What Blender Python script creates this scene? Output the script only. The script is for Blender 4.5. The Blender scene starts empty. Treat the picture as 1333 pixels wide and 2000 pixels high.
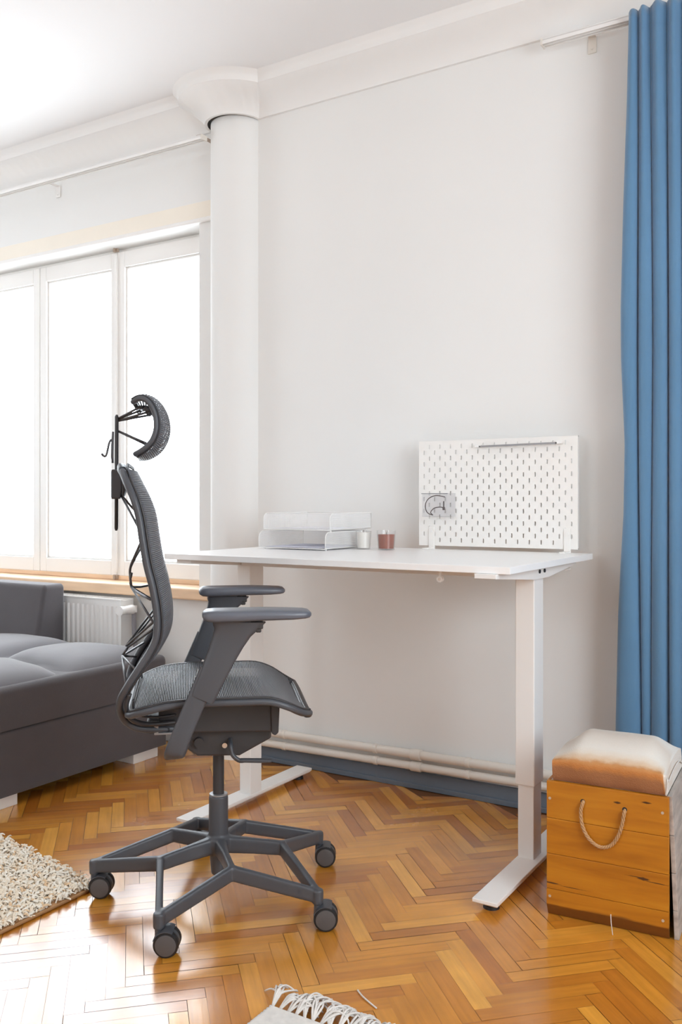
import bpy, bmesh, math, random
from math import pi, sin, cos, radians, sqrt
from mathutils import Vector, Matrix

random.seed(7)
scene = bpy.context.scene
col = scene.collection

# ------------------------------------------------------------------ camera
cam_d = bpy.data.cameras.new('camera')
cam = bpy.data.objects.new('camera', cam_d)
col.objects.link(cam)
cam.location = (0, 0, 1.026)
cam.rotation_euler = (pi/2, 0, radians(31.858))
cam_d.sensor_fit = 'VERTICAL'
cam_d.sensor_height = 36.0
cam_d.lens = 36.0*1762/2000
cam_d.shift_y = -0.010
cam_d.clip_start = 0.02
scene.camera = cam

# ------------------------------------------------------------------ light and exposure
SKY = 13.0
EXPOSURE = -0.48
world = bpy.data.worlds.new('sky')
scene.world = world
world.use_nodes = True
wb = world.node_tree.nodes['Background']
wb.inputs['Color'].default_value = (0.86, 0.935, 1.0, 1)
wb.inputs['Strength'].default_value = SKY

def portal(name, loc, rot, sx, sy):
    l = bpy.data.lights.new(name, 'AREA')
    l.shape = 'RECTANGLE'; l.size = sx; l.size_y = sy
    l.cycles.is_portal = True
    o = bpy.data.objects.new(name, l); col.objects.link(o)
    o.location = loc; o.rotation_euler = rot
    return o
vs = scene.view_settings
scene.display_settings.display_device = 'sRGB'
vs.view_transform = 'Standard'
vs.look = 'None'
vs.exposure = EXPOSURE
vs.gamma = 1
vs.use_curve_mapping = False
if hasattr(scene, 'cycles'):
    scene.cycles.max_bounces = 14
    scene.cycles.diffuse_bounces = 8
    scene.cycles.transparent_max_bounces = 24
    scene.cycles.sample_clamp_indirect = 12

# ------------------------------------------------------------------ materials
MATS = {}
def nodes_of(m):
    return m.node_tree.nodes, m.node_tree.links
def mat(name, color, rough=0.5, metal=0.0, spec=0.5, bump=0.0, bscale=60.0, var=0.0, vscale=6.0,
        sheen=0.0, coat=0.0, stretch=(1, 1, 1), emit=None):
    if name in MATS: return MATS[name]
    m = bpy.data.materials.new(name); m.use_nodes = True
    n, l = nodes_of(m); p = n['Principled BSDF']
    p.inputs['Base Color'].default_value = (*color, 1)
    p.inputs['Roughness'].default_value = rough
    p.inputs['Metallic'].default_value = metal
    p.inputs['Specular IOR Level'].default_value = spec
    p.inputs['Sheen Weight'].default_value = sheen
    p.inputs['Coat Weight'].default_value = coat
    tc = n.new('ShaderNodeTexCoord'); mp = n.new('ShaderNodeMapping')
    mp.inputs['Scale'].default_value = stretch
    l.new(tc.outputs['Object'], mp.inputs['Vector'])
    if var > 0:
        nz = n.new('ShaderNodeTexNoise'); nz.inputs['Scale'].default_value = vscale
        nz.inputs['Detail'].default_value = 4
        l.new(mp.outputs['Vector'], nz.inputs['Vector'])
        cr = n.new('ShaderNodeValToRGB')
        cr.color_ramp.elements[0].position = 0.3; cr.color_ramp.elements[1].position = 0.7
        a = [max(0, c*(1-var)) for c in color]; b = [min(1, c*(1+var)) for c in color]
        cr.color_ramp.elements[0].color = (*a, 1); cr.color_ramp.elements[1].color = (*b, 1)
        l.new(nz.outputs['Fac'], cr.inputs['Fac']); l.new(cr.outputs['Color'], p.inputs['Base Color'])
    if bump > 0:
        nb = n.new('ShaderNodeTexNoise'); nb.inputs['Scale'].default_value = bscale
        nb.inputs['Detail'].default_value = 5
        l.new(mp.outputs['Vector'], nb.inputs['Vector'])
        bp = n.new('ShaderNodeBump'); bp.inputs['Strength'].default_value = bump
        bp.inputs['Distance'].default_value = 0.004
        l.new(nb.outputs['Fac'], bp.inputs['Height']); l.new(bp.outputs['Normal'], p.inputs['Normal'])
    MATS[name] = m
    return m

M_wall = mat('painted_plaster', (0.80, 0.80, 0.785), 0.75, bump=0.10, bscale=9, var=0.012, vscale=2.0, spec=0.3)
M_ceil = mat('ceiling_paint', (0.85, 0.855, 0.86), 0.85, spec=0.2, bump=0.08, bscale=5)
M_corn = mat('plaster_moulding', (0.83, 0.825, 0.81), 0.7, spec=0.3)
M_trimcream = mat('cream_paint', (0.86, 0.80, 0.70), 0.5, var=0.02)
M_winwhite = mat('window_paint', (0.84, 0.825, 0.80), 0.4, spec=0.5)
M_sill = mat('sill_wood', (0.78, 0.55, 0.36), 0.45, var=0.10, vscale=5, stretch=(1, 8, 8))
M_base = mat('blue_grey_paint', (0.135, 0.165, 0.205), 0.45, var=0.06, vscale=8, bump=0.1, bscale=30)
M_pipe = mat('pipe_paint', (0.74, 0.70, 0.64), 0.4, bump=0.12, bscale=40)
M_white = mat('white_metal', (0.83, 0.82, 0.80), 0.35, spec=0.5)
M_desk = mat('white_laminate', (0.90, 0.90, 0.895), 0.28, spec=0.8)
M_deskunder = mat('desk_underside', (0.60, 0.52, 0.44), 0.5)
M_black = mat('black_rubber', (0.012, 0.012, 0.013), 0.5)
M_plast = mat('grey_plastic', (0.066, 0.070, 0.080), 0.42, spec=0.5, bump=0.04, bscale=400)
M_pad = mat('soft_pad', (0.105, 0.115, 0.140), 0.38, spec=0.6)
M_plast2 = mat('dark_plastic', (0.040, 0.038, 0.040), 0.45, spec=0.5)
M_thread = mat('mesh_thread', (0.215, 0.225, 0.25), 0.36, spec=0.7)
def add_translucent(m, colr, fac):
    n, l = nodes_of(m); p = n['Principled BSDF']; out = n['Material Output']
    t = n.new('ShaderNodeBsdfTranslucent'); t.inputs['Color'].default_value = (*colr, 1)
    mx = n.new('ShaderNodeMixShader'); mx.inputs['Fac'].default_value = fac
    l.new(p.outputs['BSDF'], mx.inputs[1]); l.new(t.outputs['BSDF'], mx.inputs[2]); l.new(mx.outputs['Shader'], out.inputs['Surface'])
add_translucent(M_thread, (0.30, 0.30, 0.34), 0.42)
M_threadx = mat('mesh_warp', (0.03, 0.03, 0.034), 0.5)
M_steel = mat('steel_wire', (0.085, 0.085, 0.092), 0.45, metal=0.0)
M_chrome = mat('chrome', (0.7, 0.7, 0.72), 0.2, metal=1.0)
M_wheel = mat('wheel_disc', (0.090, 0.083, 0.082), 0.5)
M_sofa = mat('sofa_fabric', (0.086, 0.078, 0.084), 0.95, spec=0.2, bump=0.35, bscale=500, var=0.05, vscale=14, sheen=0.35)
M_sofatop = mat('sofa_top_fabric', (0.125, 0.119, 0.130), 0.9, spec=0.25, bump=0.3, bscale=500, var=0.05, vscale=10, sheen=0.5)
M_radi = mat('radiator_enamel', (0.80, 0.79, 0.77), 0.35)
M_paper = mat('paper', (0.72, 0.72, 0.80), 0.7)
M_peg = mat('pegboard_white', (0.83, 0.815, 0.785), 0.5)
M_rope = mat('jute_rope', (0.52, 0.30, 0.14), 0.9, bump=0.6, bscale=300, stretch=(1, 1, 1))
M_side = mat('weathered_board', (0.42, 0.37, 0.33), 0.7, var=0.25, vscale=9, stretch=(6, 1, 6))
M_topedge = mat('box_rim', (0.74, 0.68, 0.60), 0.6, var=0.05)
M_dark = mat('dark_inside', (0.02, 0.018, 0.017), 0.8)
M_wax = mat('white_wax', (0.86, 0.84, 0.79), 0.45)
M_amber = mat('brown_wax', (0.30, 0.085, 0.045), 0.4, var=0.06)
M_ropew = mat('white_cotton', (0.70, 0.67, 0.63), 0.95, var=0.08, vscale=60)
M_nail = mat('nail_head', (0.60, 0.52, 0.42), 0.35, metal=0.6)
M_brown = mat('rusty_bracket', (0.42, 0.33, 0.26), 0.5)
M_greybar = mat('grey_steel_bar', (0.33, 0.33, 0.34), 0.35, metal=0.4)
M_cable = mat('cable', (0.10, 0.075, 0.07), 0.5)
M_pipegrey = mat('grey_pipe', (0.26, 0.25, 0.27), 0.5)

def mat_glass(name, tint=(1, 1, 1), gloss=0.08, base=None, opacity=0.0):
    m = bpy.data.materials.new(name); m.use_nodes = True
    n, l = nodes_of(m); n.remove(n['Principled BSDF'])
    out = n['Material Output']
    tr = n.new('ShaderNodeBsdfTransparent'); tr.inputs['Color'].default_value = (*tint, 1)
    gl = n.new('ShaderNodeBsdfGlossy'); gl.inputs['Roughness'].default_value = 0.03
    lw = n.new('ShaderNodeLayerWeight'); lw.inputs['Blend'].default_value = 0.5
    pw_ = n.new('ShaderNodeMath'); pw_.operation = 'POWER'; pw_.inputs[1].default_value = 4.0
    fr = n.new('ShaderNodeMath'); fr.operation = 'MULTIPLY_ADD'; fr.inputs[1].default_value = 0.9; fr.inputs[2].default_value = 0.03
    l.new(lw.outputs['Facing'], pw_.inputs[0]); l.new(pw_.outputs[0], fr.inputs[0])
    mx = n.new('ShaderNodeMixShader')
    l.new(fr.outputs[0], mx.inputs['Fac'])
    l.new(tr.outputs['BSDF'], mx.inputs[1]); l.new(gl.outputs['BSDF'], mx.inputs[2])
    last = mx
    if opacity > 0:
        df = n.new('ShaderNodeBsdfPrincipled'); df.inputs['Base Color'].default_value = (*(base or (0.9, 0.9, 0.9)), 1)
        df.inputs['Roughness'].default_value = 0.3
        m2 = n.new('ShaderNodeMixShader'); m2.inputs['Fac'].default_value = opacity
        l.new(mx.outputs['Shader'], m2.inputs[1]); l.new(df.outputs['BSDF'], m2.inputs[2]); last = m2
    l.new(last.outputs['Shader'], out.inputs['Surface'])
    MATS[name] = m
    return m
M_glass = mat_glass('window_glass')
M_jar = mat_glass('jar_glass', (0.98, 0.98, 0.98), opacity=0.02)
M_acryl = mat_glass('clear_plastic', (0.99, 0.99, 0.995), opacity=0.01, base=(0.75, 0.75, 0.76))

def mat_mesh(name, color, pitch, open_frac):
    """fine perforated sheet: real see-through holes from a UV grid in metres"""
    m = bpy.data.materials.new(name); m.use_nodes = True
    n, l = nodes_of(m); p = n['Principled BSDF']
    p.inputs['Base Color'].default_value = (*color, 1); p.inputs['Roughness'].default_value = 0.4
    uv = n.new('ShaderNodeUVMap'); sp = n.new('ShaderNodeSeparateXYZ')
    l.new(uv.outputs['UV'], sp.inputs['Vector'])
    outs = []
    for ax in ('X', 'Y'):
        d = n.new('ShaderNodeMath'); d.operation = 'DIVIDE'; d.inputs[1].default_value = pitch
        f = n.new('ShaderNodeMath'); f.operation = 'FRACT'
        g = n.new('ShaderNodeMath'); g.operation = 'LESS_THAN'; g.inputs[1].default_value = open_frac
        l.new(sp.outputs[ax], d.inputs[0]); l.new(d.outputs[0], f.inputs[0]); l.new(f.outputs[0], g.inputs[0])
        outs.append(g)
    mu = n.new('ShaderNodeMath'); mu.operation = 'MULTIPLY'
    l.new(outs[0].outputs[0], mu.inputs[0]); l.new(outs[1].outputs[0], mu.inputs[1])
    tr = n.new('ShaderNodeBsdfTransparent'); mx = n.new('ShaderNodeMixShader')
    l.new(mu.outputs[0], mx.inputs['Fac']); l.new(p.outputs['BSDF'], mx.inputs[1]); l.new(tr.outputs['BSDF'], mx.inputs[2])
    l.new(mx.outputs['Shader'], n['Material Output'].inputs['Surface'])
    MATS[name] = m
    return m
M_wiremesh = mat_mesh('white_wire_mesh', (0.85, 0.845, 0.84), 0.0035, 0.70)

# parquet: every plank carries a random value and its own UV
def mat_parquet():
    m = bpy.data.materials.new('oak_parquet'); m.use_nodes = True
    n, l = nodes_of(m); p = n['Principled BSDF']
    at = n.new('ShaderNodeAttribute'); at.attribute_name = 'plank'
    sp = n.new('ShaderNodeSeparateColor'); l.new(at.outputs['Color'], sp.inputs['Color'])
    cr = n.new('ShaderNodeValToRGB'); e = cr.color_ramp.elements
    e[0].position = 0.0; e[0].color = (0.44, 0.140, 0.013, 1)
    e[1].position = 1.0; e[1].color = (0.80, 0.385, 0.060, 1)
    k = e.new(0.45); k.color = (0.60, 0.235, 0.024, 1)
    k = e.new(0.75); k.color = (0.70, 0.300, 0.034, 1)
    l.new(sp.outputs['Red'], cr.inputs['Fac'])
    uv = n.new('ShaderNodeUVMap'); mp = n.new('ShaderNodeMapping'); mp.inputs['Scale'].default_value = (5, 70, 1)
    l.new(uv.outputs['UV'], mp.inputs['Vector'])
    g = n.new('ShaderNodeTexNoise'); g.inputs['Scale'].default_value = 1.0; g.inputs['Detail'].default_value = 5
    g.inputs['Roughness'].default_value = 0.6; l.new(mp.outputs['Vector'], g.inputs['Vector'])
    gr = n.new('ShaderNodeMapRange'); gr.inputs['From Min'].default_value = 0.3; gr.inputs['From Max'].default_value = 0.7
    gr.inputs['To Min'].default_value = 0.84; gr.inputs['To Max'].default_value = 1.10
    l.new(g.outputs['Fac'], gr.inputs['Value'])
    tc = n.new('ShaderNodeTexCoord')
    w = n.new('ShaderNodeTexNoise'); w.inputs['Scale'].default_value = 7; w.inputs['Detail'].default_value = 6
    l.new(tc.outputs['Object'], w.inputs['Vector'])
    wr = n.new('ShaderNodeMapRange'); wr.inputs['From Min'].default_value = 0.3; wr.inputs['From Max'].default_value = 0.7
    wr.inputs['To Min'].default_value = 0.88; wr.inputs['To Max'].default_value = 1.08
    l.new(w.outputs['Fac'], wr.inputs['Value'])
    mu = n.new('ShaderNodeMath'); mu.operation = 'MULTIPLY'
    l.new(gr.outputs['Result'], mu.inputs[0]); l.new(wr.outputs['Result'], mu.inputs[1])
    vm = n.new('ShaderNodeVectorMath'); vm.operation = 'SCALE'
    l.new(cr.outputs['Color'], vm.inputs[0]); l.new(mu.outputs[0], vm.inputs['Scale'])
    l.new(vm.outputs['Vector'], p.inputs['Base Color'])
    # worn varnish
    rn = n.new('ShaderNodeTexNoise'); rn.inputs['Scale'].default_value = 3.2; rn.inputs['Detail'].default_value = 8
    rn.inputs['Roughness'].default_value = 0.65
    l.new(tc.outputs['Object'], rn.inputs['Vector'])
    rr = n.new('ShaderNodeMapRange'); rr.inputs['From Min'].default_value = 0.35; rr.inputs['From Max'].default_value = 0.70
    rr.inputs['To Min'].default_value = 0.15; rr.inputs['To Max'].default_value = 0.29
    l.new(rn.outputs['Fac'], rr.inputs['Value']); l.new(rr.outputs['Result'], p.inputs['Roughness'])
    p.inputs['Specular IOR Level'].default_value = 1.0
    p.inputs['Coat Weight'].default_value = 0.55; p.inputs['Coat Roughness'].default_value = 0.24
    bp = n.new('ShaderNodeBump'); bp.inputs['Strength'].default_value = 0.10; bp.inputs['Distance'].default_value = 0.002
    l.new(g.outputs['Fac'], bp.inputs['Height']); l.new(bp.outputs['Normal'], p.inputs['Normal'])
    return m
M_parquet = mat_parquet()

def mat_boxwood():
    m = bpy.data.materials.new('varnished_pine'); m.use_nodes = True
    n, l = nodes_of(m); p = n['Principled BSDF']
    tc = n.new('ShaderNodeTexCoord')
    mp = n.new('ShaderNodeMapping'); mp.inputs['Scale'].default_value = (1.6, 8, 16)
    l.new(tc.outputs['Object'], mp.inputs['Vector'])
    nz = n.new('ShaderNodeTexNoise'); nz.inputs['Scale'].default_value = 2.2; nz.inputs['Detail'].default_value = 7
    nz.inputs['Distortion'].default_value = 0.6
    l.new(mp.outputs['Vector'], nz.inputs['Vector'])
    cr = n.new('ShaderNodeValToRGB'); e = cr.color_ramp.elements
    e[0].position = 0.25; e[0].color = (0.35, 0.115, 0.006, 1)
    e[1].position = 0.75; e[1].color = (0.57, 0.235, 0.016, 1)
    k = e.new(0.5); k.color = (0.48, 0.175, 0.010, 1)
    l.new(nz.outputs['Fac'], cr.inputs['Fac'])
    # dark knots and splits: ellipses at their places on the boards (box coordinates)
    sx = n.new('ShaderNodeSeparateXYZ'); l.new(tc.outputs['Object'], sx.inputs['Vector'])
    wob = n.new('ShaderNodeTexNoise'); wob.inputs['Scale'].default_value = 90; l.new(tc.outputs['Object'], wob.inputs['Vector'])
    wob2 = n.new('ShaderNodeTexNoise'); wob2.inputs['Scale'].default_value = 9; l.new(tc.outputs['Object'], wob2.inputs['Vector'])
    def mth(op, a_, b2):
        q = n.new('ShaderNodeMath'); q.operation = op
        for i_, v_ in enumerate((a_, b2)):
            if v_ is None: continue
            if isinstance(v_, (int, float)): q.inputs[i_].default_value = v_
            else: l.new(v_, q.inputs[i_])
        return q.outputs[0]
    acc = None
    for (kx, kz, rx, rz, sl_) in ((0.171, 0.306, 0.009, 0.0032, 0), (0.238, 0.316, 0.012, 0.0026, 0), (0.2305, 0.135, 0.016, 0.0040, 0),
                             (0.262, 0.1305, 0.030, 0.0013, -0.03), (0.012, 0.083, 0.024, 0.0020, -0.02), (0.062, 0.080, 0.040, 0.0009, 0), (0.215, 0.137, 0.030, 0.0010, 0)):
        dx_ = mth('SUBTRACT', sx.outputs['X'], kx); dz_ = mth('SUBTRACT', sx.outputs['Z'], kz)
        dz_ = mth('SUBTRACT', dz_, mth('MULTIPLY', dx_, sl_))
        ex = mth('ADD', mth('POWER', mth('ABSOLUTE', mth('DIVIDE', dx_, rx), None), 1.3), mth('POWER', mth('ABSOLUTE', mth('DIVIDE', dz_, rz), None), 1.3))
        ex = mth('ADD', ex, mth('MULTIPLY', mth('SUBTRACT', wob.outputs['Fac'], 0.5), 0.8))
        v_ = mth('SUBTRACT', 1.25, ex)
        acc = v_ if acc is None else mth('MAXIMUM', acc, v_)
    kr = n.new('ShaderNodeMapRange'); kr.inputs['From Min'].default_value = 0.0; kr.inputs['From Max'].default_value = 0.7
    kr.inputs['To Min'].default_value = 0; kr.inputs['To Max'].default_value = 0.93
    l.new(acc, kr.inputs['Value'])
    mx = n.new('ShaderNodeMix'); mx.data_type = 'RGBA'
    l.new(kr.outputs['Result'], mx.inputs['Factor']); l.new(cr.outputs['Color'], mx.inputs[6])
    mx.inputs[7].default_value = (0.05, 0.018, 0.008, 1)
    # darker brown band with a wavy upper edge along the foot of the box
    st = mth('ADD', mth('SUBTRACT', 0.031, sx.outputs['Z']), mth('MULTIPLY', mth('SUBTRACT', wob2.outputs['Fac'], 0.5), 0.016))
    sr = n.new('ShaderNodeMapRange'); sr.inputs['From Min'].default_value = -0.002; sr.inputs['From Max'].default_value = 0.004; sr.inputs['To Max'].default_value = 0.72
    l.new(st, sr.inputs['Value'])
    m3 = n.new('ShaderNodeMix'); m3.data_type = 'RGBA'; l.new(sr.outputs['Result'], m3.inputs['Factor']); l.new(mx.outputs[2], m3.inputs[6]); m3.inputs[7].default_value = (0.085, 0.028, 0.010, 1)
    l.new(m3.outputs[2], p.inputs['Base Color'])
    p.inputs['Roughness'].default_value = 0.42; p.inputs['Specular IOR Level'].default_value = 0.35
    return m
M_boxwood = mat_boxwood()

def mat_ombre():
    """cushion cloth dyed from rust brown at the front to cream on top"""
    m = bpy.data.materials.new('dyed_cushion_cloth'); m.use_nodes = True
    n, l = nodes_of(m); p = n['Principled BSDF']
    uv = n.new('ShaderNodeUVMap'); sp = n.new('ShaderNodeSeparateXYZ'); l.new(uv.outputs['UV'], sp.inputs['Vector'])
    tc = n.new('ShaderNodeTexCoord')
    nz = n.new('ShaderNodeTexNoise'); nz.inputs['Scale'].default_value = 45; nz.inputs['Detail'].default_value = 5
    l.new(tc.outputs['Object'], nz.inputs['Vector'])
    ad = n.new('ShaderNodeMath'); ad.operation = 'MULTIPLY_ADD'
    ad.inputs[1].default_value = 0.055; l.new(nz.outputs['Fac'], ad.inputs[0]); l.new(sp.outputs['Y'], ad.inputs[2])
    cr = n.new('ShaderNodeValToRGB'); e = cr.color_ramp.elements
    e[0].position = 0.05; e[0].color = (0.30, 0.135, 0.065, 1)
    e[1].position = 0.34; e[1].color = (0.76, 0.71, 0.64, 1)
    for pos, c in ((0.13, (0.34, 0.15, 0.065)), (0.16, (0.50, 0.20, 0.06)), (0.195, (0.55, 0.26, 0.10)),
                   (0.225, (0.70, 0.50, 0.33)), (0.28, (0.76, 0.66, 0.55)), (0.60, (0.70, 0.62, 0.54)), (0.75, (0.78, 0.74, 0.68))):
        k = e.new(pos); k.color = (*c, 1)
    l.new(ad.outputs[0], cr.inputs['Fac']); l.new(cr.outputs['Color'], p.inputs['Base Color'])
    p.inputs['Roughness'].default_value = 0.95; p.inputs['Specular IOR Level'].default_value = 0.15
    wv = n.new('ShaderNodeTexNoise'); wv.inputs['Scale'].default_value = 350
    l.new(tc.outputs['Object'], wv.inputs['Vector'])
    bp = n.new('ShaderNodeBump'); bp.inputs['Strength'].default_value = 0.5; bp.inputs['Distance'].default_value = 0.003
    l.new(wv.outputs['Fac'], bp.inputs['Height']); l.new(bp.outputs['Normal'], p.inputs['Normal'])
    return m
M_ombre = mat_ombre()
M_curtain = mat('blue_curtain_cloth', (0.105, 0.225, 0.37), 0.85, spec=0.25, sheen=0.4, bump=0.15, bscale=300, var=0.04, vscale=5)
M_shag = [mat('shag_cream', (0.80, 0.70, 0.56), 0.95, spec=0.1), mat('shag_light', (0.84, 0.79, 0.69), 0.95, spec=0.1),
          mat('shag_tan', (0.72, 0.52, 0.33), 0.95, spec=0.1)]
M_rugedge = mat('rug_binding', (0.42, 0.22, 0.09), 0.9)

# ------------------------------------------------------------------ mesh helpers
def smoothstep(a, b, x):
    t = max(0, min(1, (x-a)/(b-a))); return t*t*(3-2*t)

class MB:
    def __init__(s): s.v = []; s.f = []; s.uv = {}; s.mi = []; s.cm = 0
    def add(s, vs, fs):
        b = len(s.v); s.v += [tuple(v) for v in vs]
        for f in fs:
            s.f.append(tuple(i+b for i in f)); s.mi.append(s.cm)
        return b
    def box(s, x0, x1, y0, y1, z0, z1, M=None):
        vs = [Vector((x, y, z)) for z in (z0, z1) for y in (y0, y1) for x in (x0, x1)]
        if M: vs = [M @ v for v in vs]
        s.add(vs, [(0, 2, 3, 1), (4, 5, 7, 6), (0, 1, 5, 4), (2, 6, 7, 3), (0, 4, 6, 2), (1, 3, 7, 5)])
    def rings(s, rs, closed=False, cap=True):
        n = len(rs[0]); b = len(s.v); fs = []
        vs = [p for r in rs for p in r]; m = len(rs)
        for i in range(m if closed else m-1):
            a = i*n; c = ((i+1) % m)*n
            for j in range(n):
                k = (j+1) % n
                fs.append((a+j, a+k, c+k, c+j))
        if cap and not closed:
            fs.append(tuple(reversed(range(n)))); fs.append(tuple(range((m-1)*n, m*n)))
        s.add(vs, fs)
    def sweep(s, pts, w, h, up=(0, 0, 1), n=8, pw=2.0, closed=False, ends=False):
        pts = [Vector(p) for p in pts]; m = len(pts)
        up0 = up; rs = []
        for i, p in enumerate(pts):
            if closed: t = pts[(i+1) % m]-pts[i-1]
            else: t = pts[min(i+1, m-1)]-pts[max(i-1, 0)]
            t = t.normalized()
            u = Vector(up0[i]) if isinstance(up0, list) else Vector(up0)
            if abs(t.dot(u)) > 0.999: u = Vector((1, 0, 0.01))
            sd = t.cross(u).normalized(); un = sd.cross(t).normalized()
            ww = w[i] if isinstance(w, (list, tuple)) else w
            hh = h[i] if isinstance(h, (list, tuple)) else h
            r = []
            for k in range(n):
                a = 2*pi*(k+0.5)/n; ca, sa = cos(a), sin(a)
                x = math.copysign(abs(ca)**(2/pw), ca)*ww/2; y = math.copysign(abs(sa)**(2/pw), sa)*hh/2
                r.append(p+sd*x+un*y)
            rs.append(r)
        s.rings(rs, closed)
    def tube(s, pts, r, n=8, closed=False):
        s.sweep(pts, 2*r if not isinstance(r, list) else [2*x for x in r], 2*r if not isinstance(r, list) else [2*x for x in r], up=(0.137, 0.21, 0.967), n=n, closed=closed)
    def cyl(s, p0, p1, r0, r1=None, n=24):
        p0 = Vector(p0); p1 = Vector(p1); r1 = r0 if r1 is None else r1
        t = (p1-p0).normalized(); u = Vector((0, 0, 1)) if abs(t.z) < 0.9 else Vector((1, 0, 0))
        a = t.cross(u).normalized(); b = a.cross(t)
        s.rings([[p+(a*cos(2*pi*k/n)+b*sin(2*pi*k/n))*r for k in range(n)] for p, r in ((p0, r0), (p1, r1))])
    def lathe(s, prof, c=(0, 0), n=32):
        s.rings([[(c[0]+r*cos(2*pi*k/n), c[1]+r*sin(2*pi*k/n), z) for k in range(n)] for r, z in prof])
    def grid(s, P, closed_u=False):
        m = len(P); n = len(P[0]); fs = []
        for i in range(m-1):
            for j in range(n-1): fs.append((i*n+j, i*n+j+1, (i+1)*n+j+1, (i+1)*n+j))
        return s.add([p for r in P for p in r], fs)
    def build(s, name, material, parent=None, smooth=False, bevel=0.0, loc=None, sub=0, solid=0.0, auto=None):
        me = bpy.data.meshes.new(name); me.from_pydata(s.v, [], s.f)
        ml = material if isinstance(material, (list, tuple)) else [material]
        for m_ in ml: me.materials.append(m_)
        if len(ml) > 1:
            me.polygons.foreach_set('material_index', s.mi)
        bm = bmesh.new(); bm.from_mesh(me); bmesh.ops.recalc_face_normals(bm, faces=bm.faces[:]); bm.to_mesh(me); bm.free()
        if smooth:
            me.polygons.foreach_set('use_smooth', [True]*len(me.polygons))
            if auto: me.set_sharp_from_angle(angle=radians(auto))
        me.update()
        o = bpy.data.objects.new(name, me); col.objects.link(o)
        if parent: o.parent = parent
        if loc: o.location = loc
        if solid:
            md = o.modifiers.new('solid', 'SOLIDIFY'); md.thickness = solid; md.offset = 0
        if bevel:
            md = o.modifiers.new('bevel', 'BEVEL'); md.width = bevel; md.segments = 2; md.limit_method = 'ANGLE'
            md.angle_limit = radians(40)
            md.harden_normals = False
        if sub:
            md = o.modifiers.new('sub', 'SUBSURF'); md.levels = sub; md.render_levels = sub
        return o

def catmull(pts, k=6, closed=False):
    pts = [Vector(p) for p in pts]; n = len(pts); out = []
    rng = range(n) if closed else range(n-1)
    for i in rng:
        if closed: a, b, c, d = pts[i-1], pts[i], pts[(i+1) % n], pts[(i+2) % n]
        else: a, b, c, d = pts[max(i-1, 0)], pts[i], pts[i+1], pts[min(i+2, n-1)]
        for j in range(k):
            t = j/k
            out.append(0.5*((2*b)+(c-a)*t+(2*a-5*b+4*c-d)*t*t+(3*b-a-3*c+d)*t**3))
    if not closed: out.append(pts[-1])
    return out

def tag(o, label=None, cat=None, group=None, kind=None):
    if label: o['label'] = label
    if cat: o['category'] = cat
    if group: o['group'] = group
    if kind: o['kind'] = kind
    return o
def thing(name, loc, label, cat, group=None, rz=0.0):
    o = bpy.data.objects.new(name, None); col.objects.link(o)
    o.location = loc; o.rotation_euler = (0, 0, rz); o.empty_display_size = 0.1
    return tag(o, label, cat, group)
def struct(o): o['kind'] = 'structure'; return o
def dup(o, parent=None):
    c_ = o.copy(); col.objects.link(c_)
    if parent: c_.parent = parent
    for ch in [x for x in bpy.data.objects if x.parent == o]: dup(ch, c_)
    return c_
def set_uv(o, fn):
    me = o.data; uvl = me.uv_layers.new(name='UVMap')
    for lp in me.loops:
        uvl.data[lp.index].uv = fn(me.vertices[lp.vertex_index].co)

# ------------------------------------------------------------------ room shell
YW = 2.897        # plane of the window wall
XL, XR, YF, ZC = -5.2, 1.35, -2.6, 2.68
WX1, WZ0, WZ1 = -2.50, 0.665, 2.195   # window opening: right jamb, bottom, top
WX0 = -4.72

# floor: herringbone
L_, W_ = 0.244, 0.0399
U0, V0 = 0.5122, 1.9963
me = bpy.data.meshes.new('floor')
fv, ff, fcol, fuv = [], [], [], []
g = 0.00042
r2 = sqrt(2)
def add_plank(u, v, lu, lv):
    cu, cv = u+lu/2, v+lv/2
    X = (cu-cv)/r2; Y = (cu+cv)/r2
    if X < XL-0.05 or X > XR+0.05 or Y < YF-0.05 or Y > YW+0.02: return
    b = len(fv); tone = random.random(); off = random.random()*20
    t1 = random.uniform(-1, 1)*0.00016; t2 = random.uniform(-1, 1)*0.00016; z0 = random.uniform(-0.0001, 0.0001)
    gg = g*random.choice([0.3, 0.6, 1, 1, 2.2])
    cs = [(u+gg, v+gg), (u+lu-gg, v+gg), (u+lu-gg, v+lv-gg), (u+gg, v+lv-gg)]
    for k, (a, c_) in enumerate(cs):
        fv.append(((a-c_)/r2, min((a+c_)/r2, YW+0.01), z0+(t1 if k in (1, 2) else -t1)+(t2 if k > 1 else -t2)))
        if lu > lv: fuv.append((a-u+off, c_-v+off*3))
        else: fuv.append((c_-v+off, a-u+off*3))
    ff.append((b, b+1, b+2, b+3)); fcol.append(tone)
for m in range(-22, 22):
    for k in range(-150, 150):
        u = U0+k*W_+m*L_; v = V0+k*W_-m*L_
        add_plank(u, v, L_, W_)
        add_plank(u+L_, v+W_-L_, W_, L_)
me.from_pydata(fv, [], ff)
at = me.color_attributes.new('plank', 'FLOAT_COLOR', 'POINT')
for i, t in enumerate(fcol):
    for k in range(4): at.data[i*4+k].color = (t, t, t, 1)
uvl = me.uv_layers.new(name='UVMap')
for lp in me.loops: uvl.data[lp.index].uv = fuv[lp.vertex_index]
me.materials.append(M_parquet)
floor = struct(bpy.data.objects.new('floor', me)); col.objects.link(floor)
b = MB(); b.box(XL-0.2, XR+0.2, YF-0.2, YW+0.35, -0.12, -0.0022)
struct(b.build('floor_base', mat('gap_dark', (0.16, 0.065, 0.02), 0.6), floor))

b = MB(); b.box(XL-0.2, XR+0.2, YF-0.2, YW+0.35, ZC, ZC+0.15)
struct(b.build('ceiling', M_ceil))
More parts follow.
